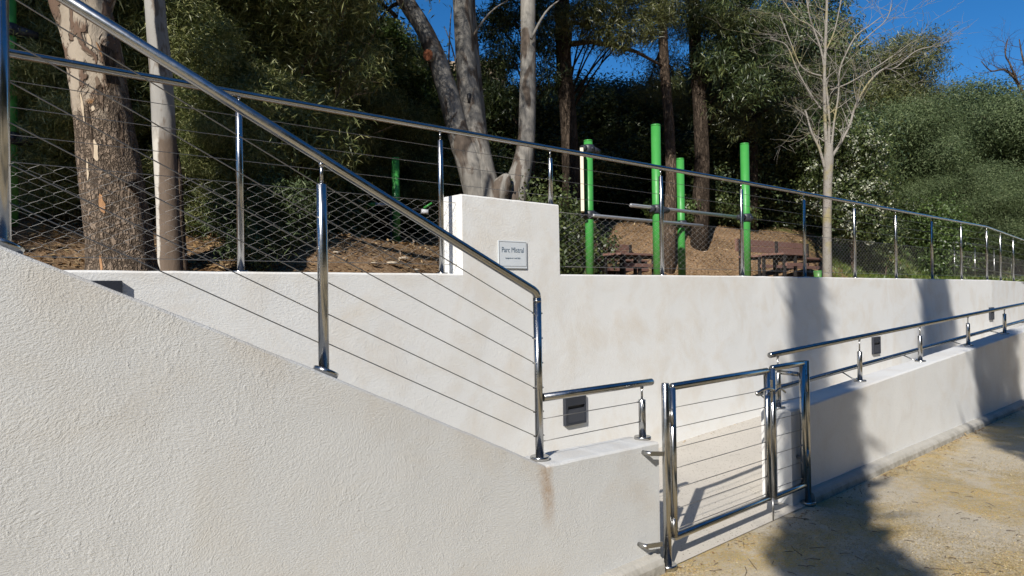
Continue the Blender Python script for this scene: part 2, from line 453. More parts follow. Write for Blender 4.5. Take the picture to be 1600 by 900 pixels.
def npmesh(name, V, nper, mat, parent=None, smooth=False, **props):
    """V: (N*nper,3) points, faces = consecutive groups of nper points"""
    org = ORG[parent.name] if parent is not None else Vector((0, 0, 0))
    V = np.asarray(V, dtype=np.float32) - np.array(org, dtype=np.float32)
    n = len(V) // nper
    me = bpy.data.meshes.new(name)
    me.vertices.add(len(V)); me.vertices.foreach_set('co', V.ravel())
    me.loops.add(n * nper); me.loops.foreach_set('vertex_index', np.arange(n * nper, dtype=np.int32))
    me.polygons.add(n)
    me.polygons.foreach_set('loop_start', np.arange(0, n * nper, nper, dtype=np.int32))
    me.polygons.foreach_set('loop_total', np.full(n, nper, dtype=np.int32))
    me.materials.append(mat); me.update(calc_edges=True)
    o = bpy.data.objects.new(name, me); COL.objects.link(o)
    if parent is not None: o.parent = parent
    ORG[o.name] = org
    for k, v in props.items(): o[k] = v
    return o

def thing(name, loc, label, cat, group=None):
    o = bpy.data.objects.new(name, None); COL.objects.link(o)
    o.location = loc; o.empty_display_size = 0.1
    o['label'] = label; o['category'] = cat
    if group: o['group'] = group
    ORG[o.name] = Vector(loc)
    return o
def tag(o, label, cat, group=None):
    o['label'] = label; o['category'] = cat
    if group: o['group'] = group
    return o
def copy_thing(root, loc, rz=0.0, sc=1.0, label=None, group=None):
    r = root.copy(); COL.objects.link(r); r.location = loc; r.rotation_euler = (0, 0, rz)
    r.scale = (sc, sc, sc) if isinstance(sc, (int, float)) else sc
    if label: r['label'] = label
    if group: r['group'] = group
    for ch in list(root.children):
        c = ch.copy(); COL.objects.link(c); c.parent = r
    return r

# ------------------------------------------------------------------ terrain
def sst(a, b, x):
    k = min(1, max(0, (x - a) / (b - a))); return k * k * (3 - 2 * k)
def zground(X, Y):
    foot = float(np.interp(X, [-10, 1.8, 4, 9.5, 12.5, 15, 22, 40], [6.6, 6.6, 6.3, 9.3, 7.7, 6.4, 6.4, 9]))
    d = Y - foot
    k = sst(5.5, 9.5, X)
    h = 1.66 + (0.68 + 0.84 * k) * sst(-0.3, 1.4 + 1.7 * k, d) + (1 - k) * 1.3 * sst(2.0, 6.5, d) + 0.12 * max(0, d - 3)
    if Y > 4.6:
        h += 0.07 * mnoise.noise(Vector((X * 0.9, Y * 0.9, 3))) + 0.16 * sst(0, 2, d) * mnoise.noise(Vector((X * 0.5, Y * 0.5, 9)))
        h += 0.035 * mnoise.noise(Vector((X * 4, Y * 4, 1))) * sst(-0.3, 1, d)
    return h

mb = MB()
xs = [-70, -40, -20, -10, -5, -2] + [i * 0.3 for i in range(-5, 100)] + [32, 36, 42, 50, 62, 80, 110, 160, 260]
ys = [4.32, 4.6] + [4.8 + i * 0.22 for i in range(0, 46)] + [15.5, 17, 19, 22, 27, 34, 45, 60, 90, 140, 260]
xs = sorted(set(xs))
vv = [(x, y, zground(x, y)) for y in ys for x in xs]
nx = len(xs)
mb.add(vv, [(j * nx + i, j * nx + i + 1, (j + 1) * nx + i + 1, (j + 1) * nx + i) for j in range(len(ys) - 1) for i in range(nx - 1)], True)
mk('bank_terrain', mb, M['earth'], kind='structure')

mb = MB()
mb.add([(-300, -300, 0), (300, -300, 0), (300, 2.52, 0), (-300, 2.52, 0)], [(0, 1, 2, 3)])
mk('ground', mb, M['ground'], kind='structure')

# ramp floor between parapet and retaining wall (climbs to the right)
mb = MB()
RX = [3.2, 3.6, 4.2, 5.0, 5.6, 6.5, 8, 10, 13, 17, 24, 34]
def rampz(x): return 0.022 + 0.034 * max(0, x - 5.0)
vv = []
for x in RX:
    b = rampz(x)
    back = b + 0.06
    y0 = 2.44 if x <= 5.0 else 2.6
    vv += [(x, y0, 0.008 if x <= 5 else b), (x, 2.9, b + 0.012 if x <= 5 else b + 0.02), (x, 4.15, back)]
mb.add(vv, [(i * 3 + j, i * 3 + 3 + j, i * 3 + 4 + j, i * 3 + 1 + j) for i in range(len(RX) - 1) for j in (0, 1)])
mk('ramp_floor', mb, M['slab'], kind='structure')
mb = MB()
mb.box(-20, 34, 2.4, 4.2, -0.5, -0.02)
mk('wall_footing', mb, M['slab'], kind='structure')

# stairs behind the left parapet
ms = thing('stairway', (1.6, 3.4, 0.0), 'concrete flight of steps climbing left between the two plastered walls', 'stairs')
for i in range(10):
    mb = MB(); x1 = 3.30 - 0.34 * i
    mb.box(-0.12 if i == 9 else x1 - 0.34, x1, 2.74, 4.1, (0.03 if i else -0.01), 0.03 + 0.165 * (i + 1))
    if i == 9: mb = MB().box(-6, x1, 2.74, 4.1, 0.03, 1.68)
    mk('step', mb, M['slab'], ms, 0.006)

# ------------------------------------------------------------------ walls
def ztop(X): return 1.745 - 0.0042 * max(0, X - 7.0)
def wob_line(x0, x1, n, fz):
    return [(x0 + (x1 - x0) * i / n, fz(x0 + (x1 - x0) * i / n)) for i in range(n + 1)]
def subwall(o, step=0.12):
    pass
def zA(X):
    if X > 2.44: return 0.742 - 0.024 * (X - 2.44)
    if X < -0.15: return zA(-0.15)
    return 1.7565 - 0.4665 * (X - 0.257) + (0.012 * math.sin(math.pi * (X - 0.257) / 2.183) if X > 0.257 else 0)
def wj(x, k=0.003, s=7): return k * mnoise.noise(Vector((x * s, 1.7, 4.2))) + k * 0.6 * mnoise.noise(Vector((x * s * 3, 8, 2)))
def polywall(xs_, ftop, zb, y0, y1, fy=None):
    """wall with a slightly uneven top edge, closed on all sides"""
    mb = MB(); n = len(xs_)
    V = []
    for x in xs_:
        t = ftop(x); e = wj(x); g = wj(x + 50, 0.0025)
        V += [(x, y0, zb), (x, y0, t + e - 0.012), (x, y0 + 0.006, t + e - 0.003), (x, y0 + 0.016, t + e),
              (x, y1 - 0.016, t + e), (x, y1 - 0.004, t + e - 0.004), (x, y1, t + e - 0.016), (x, y1, zb)]
    fs = [(i * 8 + j, (i + 1) * 8 + j, (i + 1) * 8 + (j + 1) % 8, i * 8 + (j + 1) % 8) for i in range(n - 1) for j in range(8)]
    fs += [tuple(reversed(range(8))), tuple((n - 1) * 8 + j for j in range(8))]
    mb.add(V, fs)
    return mb
def lin(a, b, n): return [a + (b - a) * i / n for i in range(n + 1)]
xsA = [-18, -10, -4, -1, -0.15] + lin(0.0, 2.42, 60)[0:] + [2.44, 2.46] + lin(2.5, 3.335, 20) + [3.35]
xsA = sorted(set(xsA))
wA = tag(mk('stair_parapet', polywall(xsA, zA, -0.1, 2.5, 2.735), M['front']), 'rough grey plastered parapet sloping down from the left to a corner with a rust stain', 'wall')
def zR(X): return 0.703 + 0.0415 * (X - 4.94)
wR = tag(mk('ramp_parapet', polywall([4.94, 4.955] + lin(5.0, 14, 80) + lin(14.5, 30, 20), zR, -0.1, 2.5, 2.735), M['ramp']), 'low smooth grey parapet rising to the right beyond the gate', 'wall')
# retaining wall: straight part, then a slight bend
rw = thing('retaining_wall', (4, 4.1, 0), 'tall cream plastered retaining wall behind stairs and ramp', 'wall')
def zface(x): return zB(x) if 3.1745 < x < 4.1855 else ztop(x)
def zB(x): return 2.332 - 0.008 * (x - 3.17)
mb = polywall(sorted([-18, -8, -2] + lin(0, 3.12, 24) + [3.16, 3.171, 3.175, 3.185, 3.21] + lin(3.26, 4.1, 14) + [4.15, 4.175, 4.185, 4.189, 4.2] + lin(4.3, 16.4, 90)), zface, -0.1, 4.1, 4.34)
mk('wall_face', mb, M['upper'], rw)
BA = math.radians(4.0)
mb = polywall(lin(0, 16, 30), lambda x: ztop(16.4) - 0.010 * x, -0.1, 0, 0.24)
mb.v = [(16.4 + x * math.cos(BA) - (y) * math.sin(BA), 4.1 + x * math.sin(BA) + y * math.cos(BA), z) for x, y, z in mb.v]
mk('wall_face', mb, M['upper'], rw)

# kerbs
def kerb(x0, x1, label, n):
    mb = MB(); V = []
    xs_ = lin(x0, x1, n)
    for x in xs_:
        a = 0.010 * mnoise.noise(Vector((x * 1.7, 0, 0))) + 0.003 * mnoise.noise(Vector((x * 9, 3, 0)))
        b = 0.008 * mnoise.noise(Vector((x * 2, 9, 0)))
        z = 0.092 if x < 4 else max(0.06, 0.085 - 0.002 * (x - 5))
        V += [(x, 2.415 + a, -0.02), (x, 2.42 + a, z * 0.55), (x, 2.437 + a * 0.7, z - 0.012 + b * 0.4), (x, 2.46, z + b * 0.3), (x, 2.50, z + b * 0.3 + 0.004), (x, 2.50, -0.02)]
    fs = [(i * 6 + j, (i + 1) * 6 + j, (i + 1) * 6 + (j + 1) % 6, i * 6 + (j + 1) % 6) for i in range(n) for j in range(6)]
    fs += [tuple(reversed(range(6))), tuple(n * 6 + j for j in range(6))]
    mb.add(V, fs)
    return tag(mk('kerb', mb, M['kerb']), label, 'kerb')
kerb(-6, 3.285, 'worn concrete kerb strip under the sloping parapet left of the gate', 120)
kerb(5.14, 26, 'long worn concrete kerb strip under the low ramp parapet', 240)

# ------------------------------------------------------------------ wall lights
def wall_light(xc, z1, label):
    g = thing('wall_light', (xc, 4.1, z1 - 0.125), label, 'wall light', 'dark box lights on the retaining wall')
    w, h, d = 0.125, 0.245, 0.036
    x0, x1, z0 = xc - w, xc + w, z1 - h
    y = 4.103
    mb = MB()
    mb.box(x0, x1, y - d, y, z1 - 0.085, z1)            # upper hood
    mb.box(x0, x0 + 0.028, y - d, y, z0, z1 - 0.0852)   # cheeks
    mb.box(x1 - 0.012, x1, y - d, y, z0, z1 - 0.0852)
    mb.box(x0 + 0.0282, x1 - 0.0122, y - d, y, z0, z0 + 0.02)
    mk('housing', mb, M['lamp'], g, 0.002)
    mb = MB().prism([(x0 + 0.0284, z0 + 0.0202), (x1 - 0.0124, z0 + 0.0202), (x1 - 0.0124, z1 - 0.115), (x0 + 0.0284, z1 - 0.115)], y - d + 0.006, y - 0.001)
    mk('reflector', mb, M['lamp_in'], g)
    mb = MB().box(x0 + 0.03, x1 - 0.014, y - 0.012, y - 0.002, z1 - 0.114, z1 - 0.086)
    mk('lens', mb, M['black'], g)
wall_light(4.325, 0.73, 'dark box light on the cream wall under the short handrail')
wall_light(10.63, 0.885, 'dark box light on the wall between two tree shadows above the ramp')
wall_light(16.3, 1.165, 'small dark box light farthest right along the ramp wall')
wall_light(0.795, 1.692, 'dark box light half hidden behind the sloping parapet at left')

# ------------------------------------------------------------------ steel railings
R = 0.0212
def flange(p, parent, nrm=(0, 0, 1), r=0.05, h=0.016, name='flange'):
    p = Vector(p); n = Vector(nrm).normalized()
    mb = MB().tube([p, p + n * (h - 0.003), p + n * h], [r, r, r - 0.003], 28)
    return mk(name, mb, M['steel'], parent)
def post(parent, x, y, z0, z1, zrail, r=R, fl=True, pin=True, nrm=(0, 0, 1)):
    mb = MB().tube([(x, y, z0), (x, y, z1 - 0.002), (x, y, z1)], [r, r, r - 0.002], 20)
    if pin:
        mb.tube([(x, y, z1), (x, y, zrail - 0.014)], 0.0065, 10)
        mb.tube([(x, y, z1 - 0.001), (x, y, z1 + 0.006)], [r * 0.6, 0.007], 14)
        mb.tube([(x, y, zrail - 0.034), (x, y, zrail - 0.02)], [0.008, 0.012], 10)
    o = mk('post', mb, M['steel'], parent)
    if fl: flange((x, y, z0), o, nrm)
    return o
ORGP = None
def part_flange_fix(): pass

def cable(parent, pts, r=0.0024, mat='cable', sub=6):
    return mk('cable', MB().tube(pts, r, sub), M[mat], parent)

# --- stair railing on the sloping parapet
YS = 2.612
sr = thing('stair_railing', (1.3, YS, zA(1.3)), 'tall shiny steel railing with sloping cables on the stair parapet in front', 'railing')
zr = lambda X: 1.598 + 0.4665 * (2.497 - X)
sl = Vector((1, 0, -0.4665)).normalized(); sn = Vector((0.4665, 0, 1)).normalized()
top = [(-0.80, YS, zr(-0.80)), (2.47, YS, zr(2.47)), (2.49, YS, zr(2.47) - 0.012), (2.497, YS, 1.575)]
mb = MB().tube([(-0.80, YS, zr(-0.80)), (2.47, YS, zr(2.47)), (2.486, YS, zr(2.486) - 0.003), (2.495, YS, zr(2.495) - 0.012), (2.498, YS, 1.572)], R, 28)
mk('handrail', mb, M['steel'], sr)
mb = MB().tube([(2.5, YS, 0.742), (2.498, YS, 1.572)], R, 24)
mb.tube([(2.498, YS, 1.552), (2.498, YS, 1.558)], R + 0.0012, 24)
o = mk('post', mb, M['steel'], sr); flange((2.5, YS, 0.741), o, h=0.02)
for X in (1.312, 0.268, -0.75):
    b = zA(X) - 0.012
    o = post(sr, X, YS, b, zr(X) - 0.105, zr(X), fl=False)
    flange((X, YS - 0.004, zA(X) + 0.006), o, sn, h=0.022, r=0.052)
cz = [1.49, 1.362, 1.235, 1.108, 0.985, 0.862]
for k, z in enumerate(cz):
    dz1 = [2.044, 1.908, 1.780, 1.655, 1.527, 1.408][k]
    s_ = (dz1 - z) / (2.486 - 1.312)
    # cable bends to enter each post level
    P_ = []
    for (xa, za) in ((-0.75, dz1 + 0.468 * (1.312 + 0.75)), (0.268, dz1 + 0.468 * (1.312 - 0.268)), (1.312, dz1)):
        P_ += [(xa - 0.022, YS, za + 0.004), (xa, YS, za), (xa + 0.022, YS, za - 0.004)]
    P_ += [(2.455, YS, z + 0.012), (2.478, YS, z + 0.001), (2.525, YS, z)]
    cable(sr, P_, 0.0023)
    mk('cable_end', MB().tube([(2.519, YS, z), (2.532, YS, z)], 0.0045, 10), M['steel'], sr)
    mk('cable_end', MB().tube([(2.462, YS, z + 0.004), (2.480, YS, z + 0.0005)], 0.0036, 8), M['steel'], sr)

# --- short railing on the level end of the parapet
hr = thing('parapet_railing', (3.3, YS, 0.73), 'short low handrail with two cables between the corner post and the gate', 'railing')
mk('handrail', MB().tube([(2.524, YS, 1.056), (3.436, YS, 1.05), (3.444, YS, 1.05)], [R, R, R - 0.004], 28), M['steel'], hr)
o = post(hr, 3.345, YS, 0.722, 0.955, 1.05, fl=False); flange((3.345, YS, 0.7205), o, h=0.018)
for a, b in ((0.947, 0.943), (0.832, 0.826)):
    cable(hr, [(2.515, YS, a), (3.32, YS, b)])
    mk('cable_end', MB().tube([(3.30, YS, b), (3.326, YS, b)], 0.004, 8), M['steel'], hr)

# --- gate posts
YG = 2.448
def gate_post(x, label, brs):
    g = thing('gate_post', (x, YG, 0), label, 'gate post', 'steel posts carrying the gate')
    o = mk('post', MB().tube([(x, YG, 0), (x, YG, 1.062), (x, YG, 1.066)], [0.0225, 0.0225, 0.019], 26), M['steel'], g)
    mb = MB().tube([(x, YG, 0.001), (x, YG, 0.026), (x, YG, 0.029)], [0.052, 0.052, 0.047], 30)
    mk('flange', mb, M['steel'], g)
    for (xa, xb, z) in brs:
        mb = MB()
        mb.obox(((xa + xb) / 2, YG + 0.0, z), ((xb - xa) / 2, 0, -0.012), (0, 0.003, 0), (0, 0, 0.013))
        mk('bracket', mb, M['steel_dull'], g, 0.001)
        mb = MB().tube([(xa, YG + 0.052, z + 0.012), (xa, YG - 0.012, z + 0.012)], 0.0125, 14)
        mk('anchor_bolt', mb, M['steel_dull'], g)
    return g
gate_post(3.350, 'left steel gate post bracketed to the end of the stair parapet', [(3.20, 3.34, 0.672), (3.15, 3.30, 0.165)])
gate_post(5.078, 'right steel gate post standing in front of the low parapet', [(5.02, 5.10, 0.345)])

def leaf(name, x0, x1, zb, zt, label, ncab, flip):
    g = thing(name, (x0, YG, zb), label, 'gate')
    r = R
    for x in (x0, x1):
        mk('stile', MB().tube([(x, YG, zb), (x, YG, zt)], r, 22), M['steel'], g)
    mk('top_rail', MB().tube([(x0 - 0.012, YG, zt + 0.001), (x0, YG, zt + 0.001), (x1, YG, zt + 0.001), (x1 + 0.012, YG, zt + 0.001)], [r - 0.006, r + 0.0006, r + 0.0006, r - 0.006], 24), M['steel'], g)
    mk('bottom_rail', MB().tube([(x0 - 0.012, YG, zb), (x0, YG, zb), (x1, YG, zb), (x1 + 0.012, YG, zb)], [r - 0.006, r + 0.0006, r + 0.0006, r - 0.006], 24), M['steel'], g)
    for i in range(ncab):
        z = zt - 0.118 * (i + 1) - 0.006
        mk('cable', MB().tube([(x0 + r, YG, z + 0.003), (x1 - r, YG, z - 0.003)], 0.0023, 6), M['cable'], g)
        xe = x1 - r
        mk('cable_end', MB().tube([(xe - 0.022, YG, z - 0.003), (xe + 0.004, YG, z - 0.003)], 0.0042, 8), M['steel'], g)
    return g
g1 = leaf('gate_leaf', 3.416, 4.503, 0.166, 1.036, 'wide closed steel cable gate leaf beside the left gate post', 7, 0)
for z in (0.87, 0.24):
    mk('hinge', MB().tube([(3.384, YG - 0.020, z - 0.045), (3.384, YG - 0.020, z + 0.045)], 0.010, 14).obox((3.384, YG - 0.012, z), (0.02, 0, 0), (0, 0.004, 0), (0, 0, 0.032)), M['steel_dull'], g1)
g2 = leaf('gate_leaf', 4.577, 5.016, 0.158, 1.048, 'narrow fixed steel gate leaf at the right of the lock', 7, 0)
for z in (0.90, 0.35):
    mk('hinge', MB().tube([(5.053, YG - 0.012, z - 0.06), (5.053, YG - 0.012, z + 0.06)], 0.010, 14).obox((5.053, YG - 0.008, z), (0.018, 0, 0), (0, 0.004, 0), (0, 0, 0.04)), M['steel_dull'], g2)
# lock: body, keeper and curved lever handles
lk = MB().obox((4.540, YG, 0.90), (0.016, 0, 0), (0, 0.018, 0), (0, 0, 0.075))
mk('lock_body', lk, M['steel_dull'], g1, 0.003)
pts = []
for i in range(9):
    a = i / 8
    pts.append((4.52 - 0.245 * a, YG - 0.045 - 0.012 * math.sin(a * 3.1), 0.905 + 0.030 * math.sin(a * 2.9) - 0.004 * a))
mb = MB().tube([(4.52, YG - 0.01, 0.905), (4.52, YG - 0.045, 0.905)], 0.009, 12)
mb.tube(pts, [0.009] * 7 + [0.0085, 0.006], 12)
mk('lever_handle', mb, M['steel'], g1)
pts = [(4.535 + 0.15 * a, YG - 0.04, 0.885 + 0.030 * math.sin(a * 3.14) - 0.012 * a) for a in lin(0, 1, 8)]
mk('keeper_strap', MB().tube(pts, [0.008] * 8 + [0.005], 10), M['steel'], g1)
mk('drop_bolt', MB().tube([(4.55, YG - 0.005, 0.16), (4.55, YG - 0.005, 0.008)], 0.006, 10).tube([(4.55, YG - 0.005, 0.115), (4.62, YG - 0.012, 0.105)], 0.004, 8), M['steel_dull'], g1)

# --- ramp railing on the low parapet
YR = 2.62
rr = thing('ramp_railing', (6.4, YR, zR(6.4)), 'long double steel handrail rising along the low ramp parapet', 'railing')
zi = lambda x: 0.782 + 0.0345 * (x - 5.0)
zh = lambda x: 1.108 + 0.0312 * (x - 4.873)
mb = MB().tube([(4.866, YR, zh(4.866)), (4.873, YR, zh(4.873)), (14, YR, zh(14)), (26, YR, zh(26))], [R - 0.005, R, R, R], 26)
mk('handrail', mb, M['steel'], rr)
for x in (4.985, 6.45, 7.935, 9.50, 11.03, 12.6, 14.2, 15.8, 17.4):
    zt_ = zR(x)
    o = post(rr, x, YR, zt_ - 0.003, zt_ + 0.265, zh(x), fl=False)
    flange((x, YR, zt_ - 0.002), o, h=0.016, r=0.052)
    mk('bracket', MB().tube([(x + 0.1, 2.70, zt_), (x + 0.1, 2.735, zt_ + 0.012), (x + 0.1, 2.82, zi(x + 0.1) - 0.01)], 0.006, 10), M['steel_dull'], rr)
mk('lower_handrail', MB().tube([(5.06, 2.83, zi(5.06)), (5.07, 2.83, zi(5.07)), (14, 2.83, zi(14)), (26, 2.83, zi(26))], [R - 0.004, R, R, R], 24), M['steel'], rr)
mk('cross_tube', MB().tube([(4.995, YR, 0.975), (5.005, YG + 0.024, 0.968)], 0.0165, 18), M['steel'], rr)

# --- upper guard railing on the retaining wall
YU = 4.172
ug = thing('upper_guardrail', (5, YU, 1.74), 'long steel guardrail with wire net standing on top of the cream wall', 'railing')
UP = [-1.4, 0.07, 1.573, 3.035, 4.236, 5.692, 7.182, 8.67, 10.17, 11.68, 13.27, 14.82, 16.40]
def bend(x):
    if x <= 16.4: return x, YU
    d = x - 16.4
    return 16.4 + d * math.cos(BA), YU + d * math.sin(BA)
UPB = [17.75, 19.2, 20.7, 22.3]
def zrail(x): return 2.803 - 0.0035 * max(0, x - 7) if x <= 16.4 else 2.77 - 0.022 * (x - 16.4)
pts = [(*bend(x), zrail(x)) for x in [-6, 0, 7, 12, 16.3, 16.5, 18, 20, 24, 30]]
mk('handrail', MB().tube(pts, 0.0215, 24), M['steel'], ug)
def zt2(x): return ztop(x) if x <= 16.4 else ztop(16.4) - 0.010 * (x - 16.4)
for x in UP + UPB:
    px_, py_ = bend(x)
    b = zB(x) if abs(x - 4.236) < 0.01 else zt2(x)
    if abs(x - 4.236) < 0.01: px_ = 4.165; b = zB(4.165)
    zz = zrail(x)
    rad = 0.0205
    o = post(ug, px_, py_, b - 0.003, zz - 0.085, zz, r=rad, fl=False)
    flange((px_, py_, b - 0.004), o, h=0.012, r=0.047)
CZ = [0.924, 0.795, 0.66]
off = 0.0
for k, dz in enumerate(CZ):
    pts = []
    for x in UP + UPB + [30]:
        q = bend(x); z = zt2(x) + dz
        pts.append((q[0], q[1] - 0.0, z))
    cable(ug, pts, 0.0021)
for seg in ((-1.4, 3.17), (4.19, 30)):
    for dz in (0.527, 0.068):
        xs_ = [seg[0]] + [x for x in UP + UPB if seg[0] < x < seg[1] and abs(x - 4.236) > 0.01] + [seg[1]]
        cable(ug, [(*bend(x), zt2(x) + dz) for x in xs_], 0.0022)

def net(x0, x1):
    """zigzag steel strands joined by knots into diamonds"""
    mb = MB(); cw, nrow = 0.104, 8
    n = int(round((x1 - x0) / (cw / 2))); w = (x1 - x0) / n
    hh = (0.527 - 0.068)
    for i in range(n + 1):
        xc = x0 + i * w
        pts = []
        for j in range(nrow * 2 + 1):
            z = 0.068 + hh * j / (nrow * 2)
            sg = 1 if (i + j) % 2 else -1
            dx = sg * w * 0.48
            x = min(max(xc + dx, x0 - 0.02), x1 + 0.02)
            q = bend(x)
            sag = 0.006 * mnoise.noise(Vector((x * 2, z * 3, 5)))
            zz = zt2(x) + z + sag
            if 0 < j < nrow * 2:
                pts += [(q[0], q[1], zz - 0.004), (q[0], q[1], zz + 0.004)]
            else: pts.append((q[0], q[1], zz))
        mb.tube(pts, 0.00092, 3, caps=False)
        mb.v  # strands
    return mb
bays = []
allp = [x for x in UP if abs(x - 4.236) > 0.01] + UPB
for a, b in zip(allp[:-1], allp[1:]):
    if a < 3.1 < b: bays += [(a + 0.02, 3.165), (4.20, b - 0.02)]
    else: bays.append((a + 0.02, b - 0.02))
for a, b in bays:
    mk('wire_net', net(a, b), M['net'], ug, kind='stuff')

# --- plaque
sg = thing('park_sign', (3.66, 4.09, 1.9), 'small pale plaque reading Parc Mistral on the cream block', 'sign')
x0, x1, z0, z1 = 3.508, 3.806, 1.788, 2.002
mk('plate', MB().box(x0, x1, 4.088, 4.094, z0, z1), M['sign'], sg, 0.001)
mb = MB()
e = 0.008
mb.box(x0 + e, x1 - e, 4.0868, 4.088, z1 - e - 0.002, z1 - e); mb.box(x0 + e, x1 - e, 4.0868, 4.088, z0 + e + 0.008, z0 + e + 0.010)
mb.box(x0 + e, x0 + e + 0.002, 4.0868, 4.088, z0 + e + 0.0102, z1 - e - 0.0022); mb.box(x1 - e - 0.002, x1 - e, 4.0868, 4.088, z0 + e + 0.0102, z1 - e - 0.0022)
mk('printed_border', mb, M['steel_dull'], sg)
for (x, z) in ((x0 + 0.012, z1 - 0.012), (x1 - 0.012, z1 - 0.012), (x0 + 0.012, z0 + 0.012), (x1 - 0.012, z0 + 0.012)):
    pass
def text(s_, cx, z, size, parent, name='lettering', sx=1.0, bold=0.0):
    cu = bpy.data.curves.new('t', 'FONT'); cu.body = s_; cu.size = size; cu.align_x = 'CENTER'; cu.extrude = 0.0004; cu.offset = bold
    to = bpy.data.objects.new('t', cu); COL.objects.link(to)
    dg = bpy.context.evaluated_depsgraph_get()
    me = bpy.data.meshes.new_from_object(to.evaluated_get(dg))
    bpy.data.objects.remove(to)
    o = bpy.data.objects.new(name, me); me.materials.clear(); me.materials.append(M['ink'])
    COL.objects.link(o); o.parent = parent
    org = ORG[parent.name]
    me.transform(Matrix.Scale(sx, 4, Vector((1, 0, 0))))
    o.rotation_euler = (math.radians(90), 0, 0)
    o.location = (cx - org.x, 4.0872 - org.y, z - org.z)
    return o
text('Parc Mistral', 3.657, 1.912, 0.058, sg, sx=0.84)
text('Inaugurée le 3 avril 2024', 3.657, 1.862, 0.0165, sg, sx=0.95)

# ------------------------------------------------------------------ playground: green posts, bars
def green_post(px, depth, ztop_, r, label, name='exercise_post'):
    X, Y = at(px, depth)
    g = zground(X, Y) - 0.1
    t_ = thing(name, (X, Y, g), label, 'exercise post', 'green exercise posts')
    mk('post', MB().tube([(X, Y, g), (X, Y, ztop_)], r, 24), M['green'], t_)
    mk('cap', MB().tube([(X, Y, ztop_), (X, Y, ztop_ + 0.016), (X, Y, ztop_ + 0.02)], [r * 1.03, r * 1.03, r * 0.93], 24), M['green'], t_)
    return t_, X, Y
def clamp(t_, X, Y, z, r, toward):
    d = Vector(toward).normalized()
    mb = MB().tube([(X, Y, z - 0.055), (X, Y, z - 0.04), (X, Y, z + 0.04), (X, Y, z + 0.055)], [r + 0.012, r + 0.024, r + 0.024, r + 0.012], 20)
    p = Vector((X, Y, z))
    mb.tube([p + d * r, p + d * (r + 0.16)], [0.055, 0.03], 12)
    mb.tube([p - d * r, p - d * (r + 0.07)], [0.05, 0.04], 12)
    for s_ in (-1, 1):
        q = p + Vector((-d.y, d.x, 0)) * s_ * (r + 0.012)
        mb.tube([q + Vector((0, 0, 0.02)) , q - Vector((0, 0, 0.02))], 0.022, 8)
    mk('clamp', mb, M['lamp'], t_)
tA, XA, YA = green_post(922.5, 9.4, 3.60, 0.058, 'green exercise post with pale board at left of the group')
tB, XB, YB = green_post(1028.5, 8.7, 3.63, 0.058, 'tallest looking green exercise post near the centre of the group')
tC, XC, YC = green_post(1066, 10.8, 3.60, 0.058, 'shortest looking green exercise post behind the parallel bars')
tD, XD, YD = green_post(1167, 9.9, 3.63, 0.060, 'green exercise post at the right end of the bars')
dAC = Vector((XC - XA, YC - YA, 0)).normalized(); dBD = Vector((XD - XB, YD - YB, 0)).normalized()
clamp(tA, XA, YA, 2.62, 0.058, dAC); clamp(tA, XA, YA, 3.50, 0.058, dAC)
clamp(tB, XB, YB, 2.60, 0.058, dBD); clamp(tC, XC, YC, 2.61, 0.058, -dAC); clamp(tD, XD, YD, 2.60, 0.060, -dBD)
side = Vector((dAC.y, -dAC.x, 0))
pa = Vector((XA, YA, 2.60)) + side * 0.10 - dAC * 0.02; pc = Vector((XC, YC, 2.60)) + side * 0.10 + dAC * 0.42
tag(mk('exercise_bar', MB().tube([pa - dAC * 0.02, pa, pc, pc + dAC * 0.015], [0.014, 0.024, 0.024, 0.014], 16), M['galv']), 'lower long grey bar starting at the left green post', 'bar', 'grey bars of the exercise frame')
pb = Vector((XB, YB, 2.62)) - dBD * 0.48; pd = Vector((XD, YD, 2.60)) - dBD * 0.1
tag(mk('exercise_bar', MB().tube([pb - dBD * 0.015, pb, pd], [0.014, 0.024, 0.024], 16), M['galv']), 'upper grey bar clamped between the tallest and the right green posts', 'bar', 'grey bars of the exercise frame')
# pale board seen edge on beside post A
vd = Vector((XA, YA, 0)).normalized(); vs2 = Vector((vd.y, -vd.x, 0))
c = Vector((XA, YA, 3.06)) - vs2 * 0.085 
mk('board', MB().obox(c + vd * 0.05, vd * 0.30, vs2 * 0.022, (0, 0, 0.415)), M['cream_panel'], tA, 0.004)
green_post(21.5, 6.2, 4.9, 0.041, 'shaded green post at the far left edge')
tL = bpy.data.objects['exercise_post.004']; XL, YL = at(21.5, 6.2)
for z in (3.98, 3.02): clamp(tL, XL, YL, z, 0.041, (1, 0, 0))
tM, XM, YM = green_post(620.5, 10.3, 3.58, 0.058, 'green exercise post in the shade of the trees left of the plaque')
# hand grips near the shaded post
e1 = thing('exercise_machine', (*at(610, 10.2), 1.7), 'small exercise machine with green and white grips beside the shaded post', 'exercise machine')
def P3(px, py, d): x, y = at(px, d); return Vector((x, y, zat(px, py, d)))
mk('grip', MB().tube([P3(575, 320, 10.2), P3(588, 319, 10.2)], 0.03, 12), M['green'], e1)
mk('arm', MB().tube([P3(588, 319, 10.2), P3(606, 320, 10.3)], 0.022, 12), M['white_pl'], e1)
mk('arm', MB().tube([P3(606, 320, 10.3), P3(660, 329, 10.3)], 0.016, 12), M['metal_black'], e1)
mk('seat', MB().tube([P3(660, 330, 10.2), P3(671, 331, 10.2)], 0.035, 12), M['white_pl'], e1)
mk('grip', MB().tube([P3(664, 325, 10.2), P3(677, 317, 10.2)], 0.016, 12), M['green'], e1)
mk('stem', MB().tube([P3(612, 321, 10.28), P3(613, 440, 10.28)], 0.02, 12), M['metal_black'], e1)

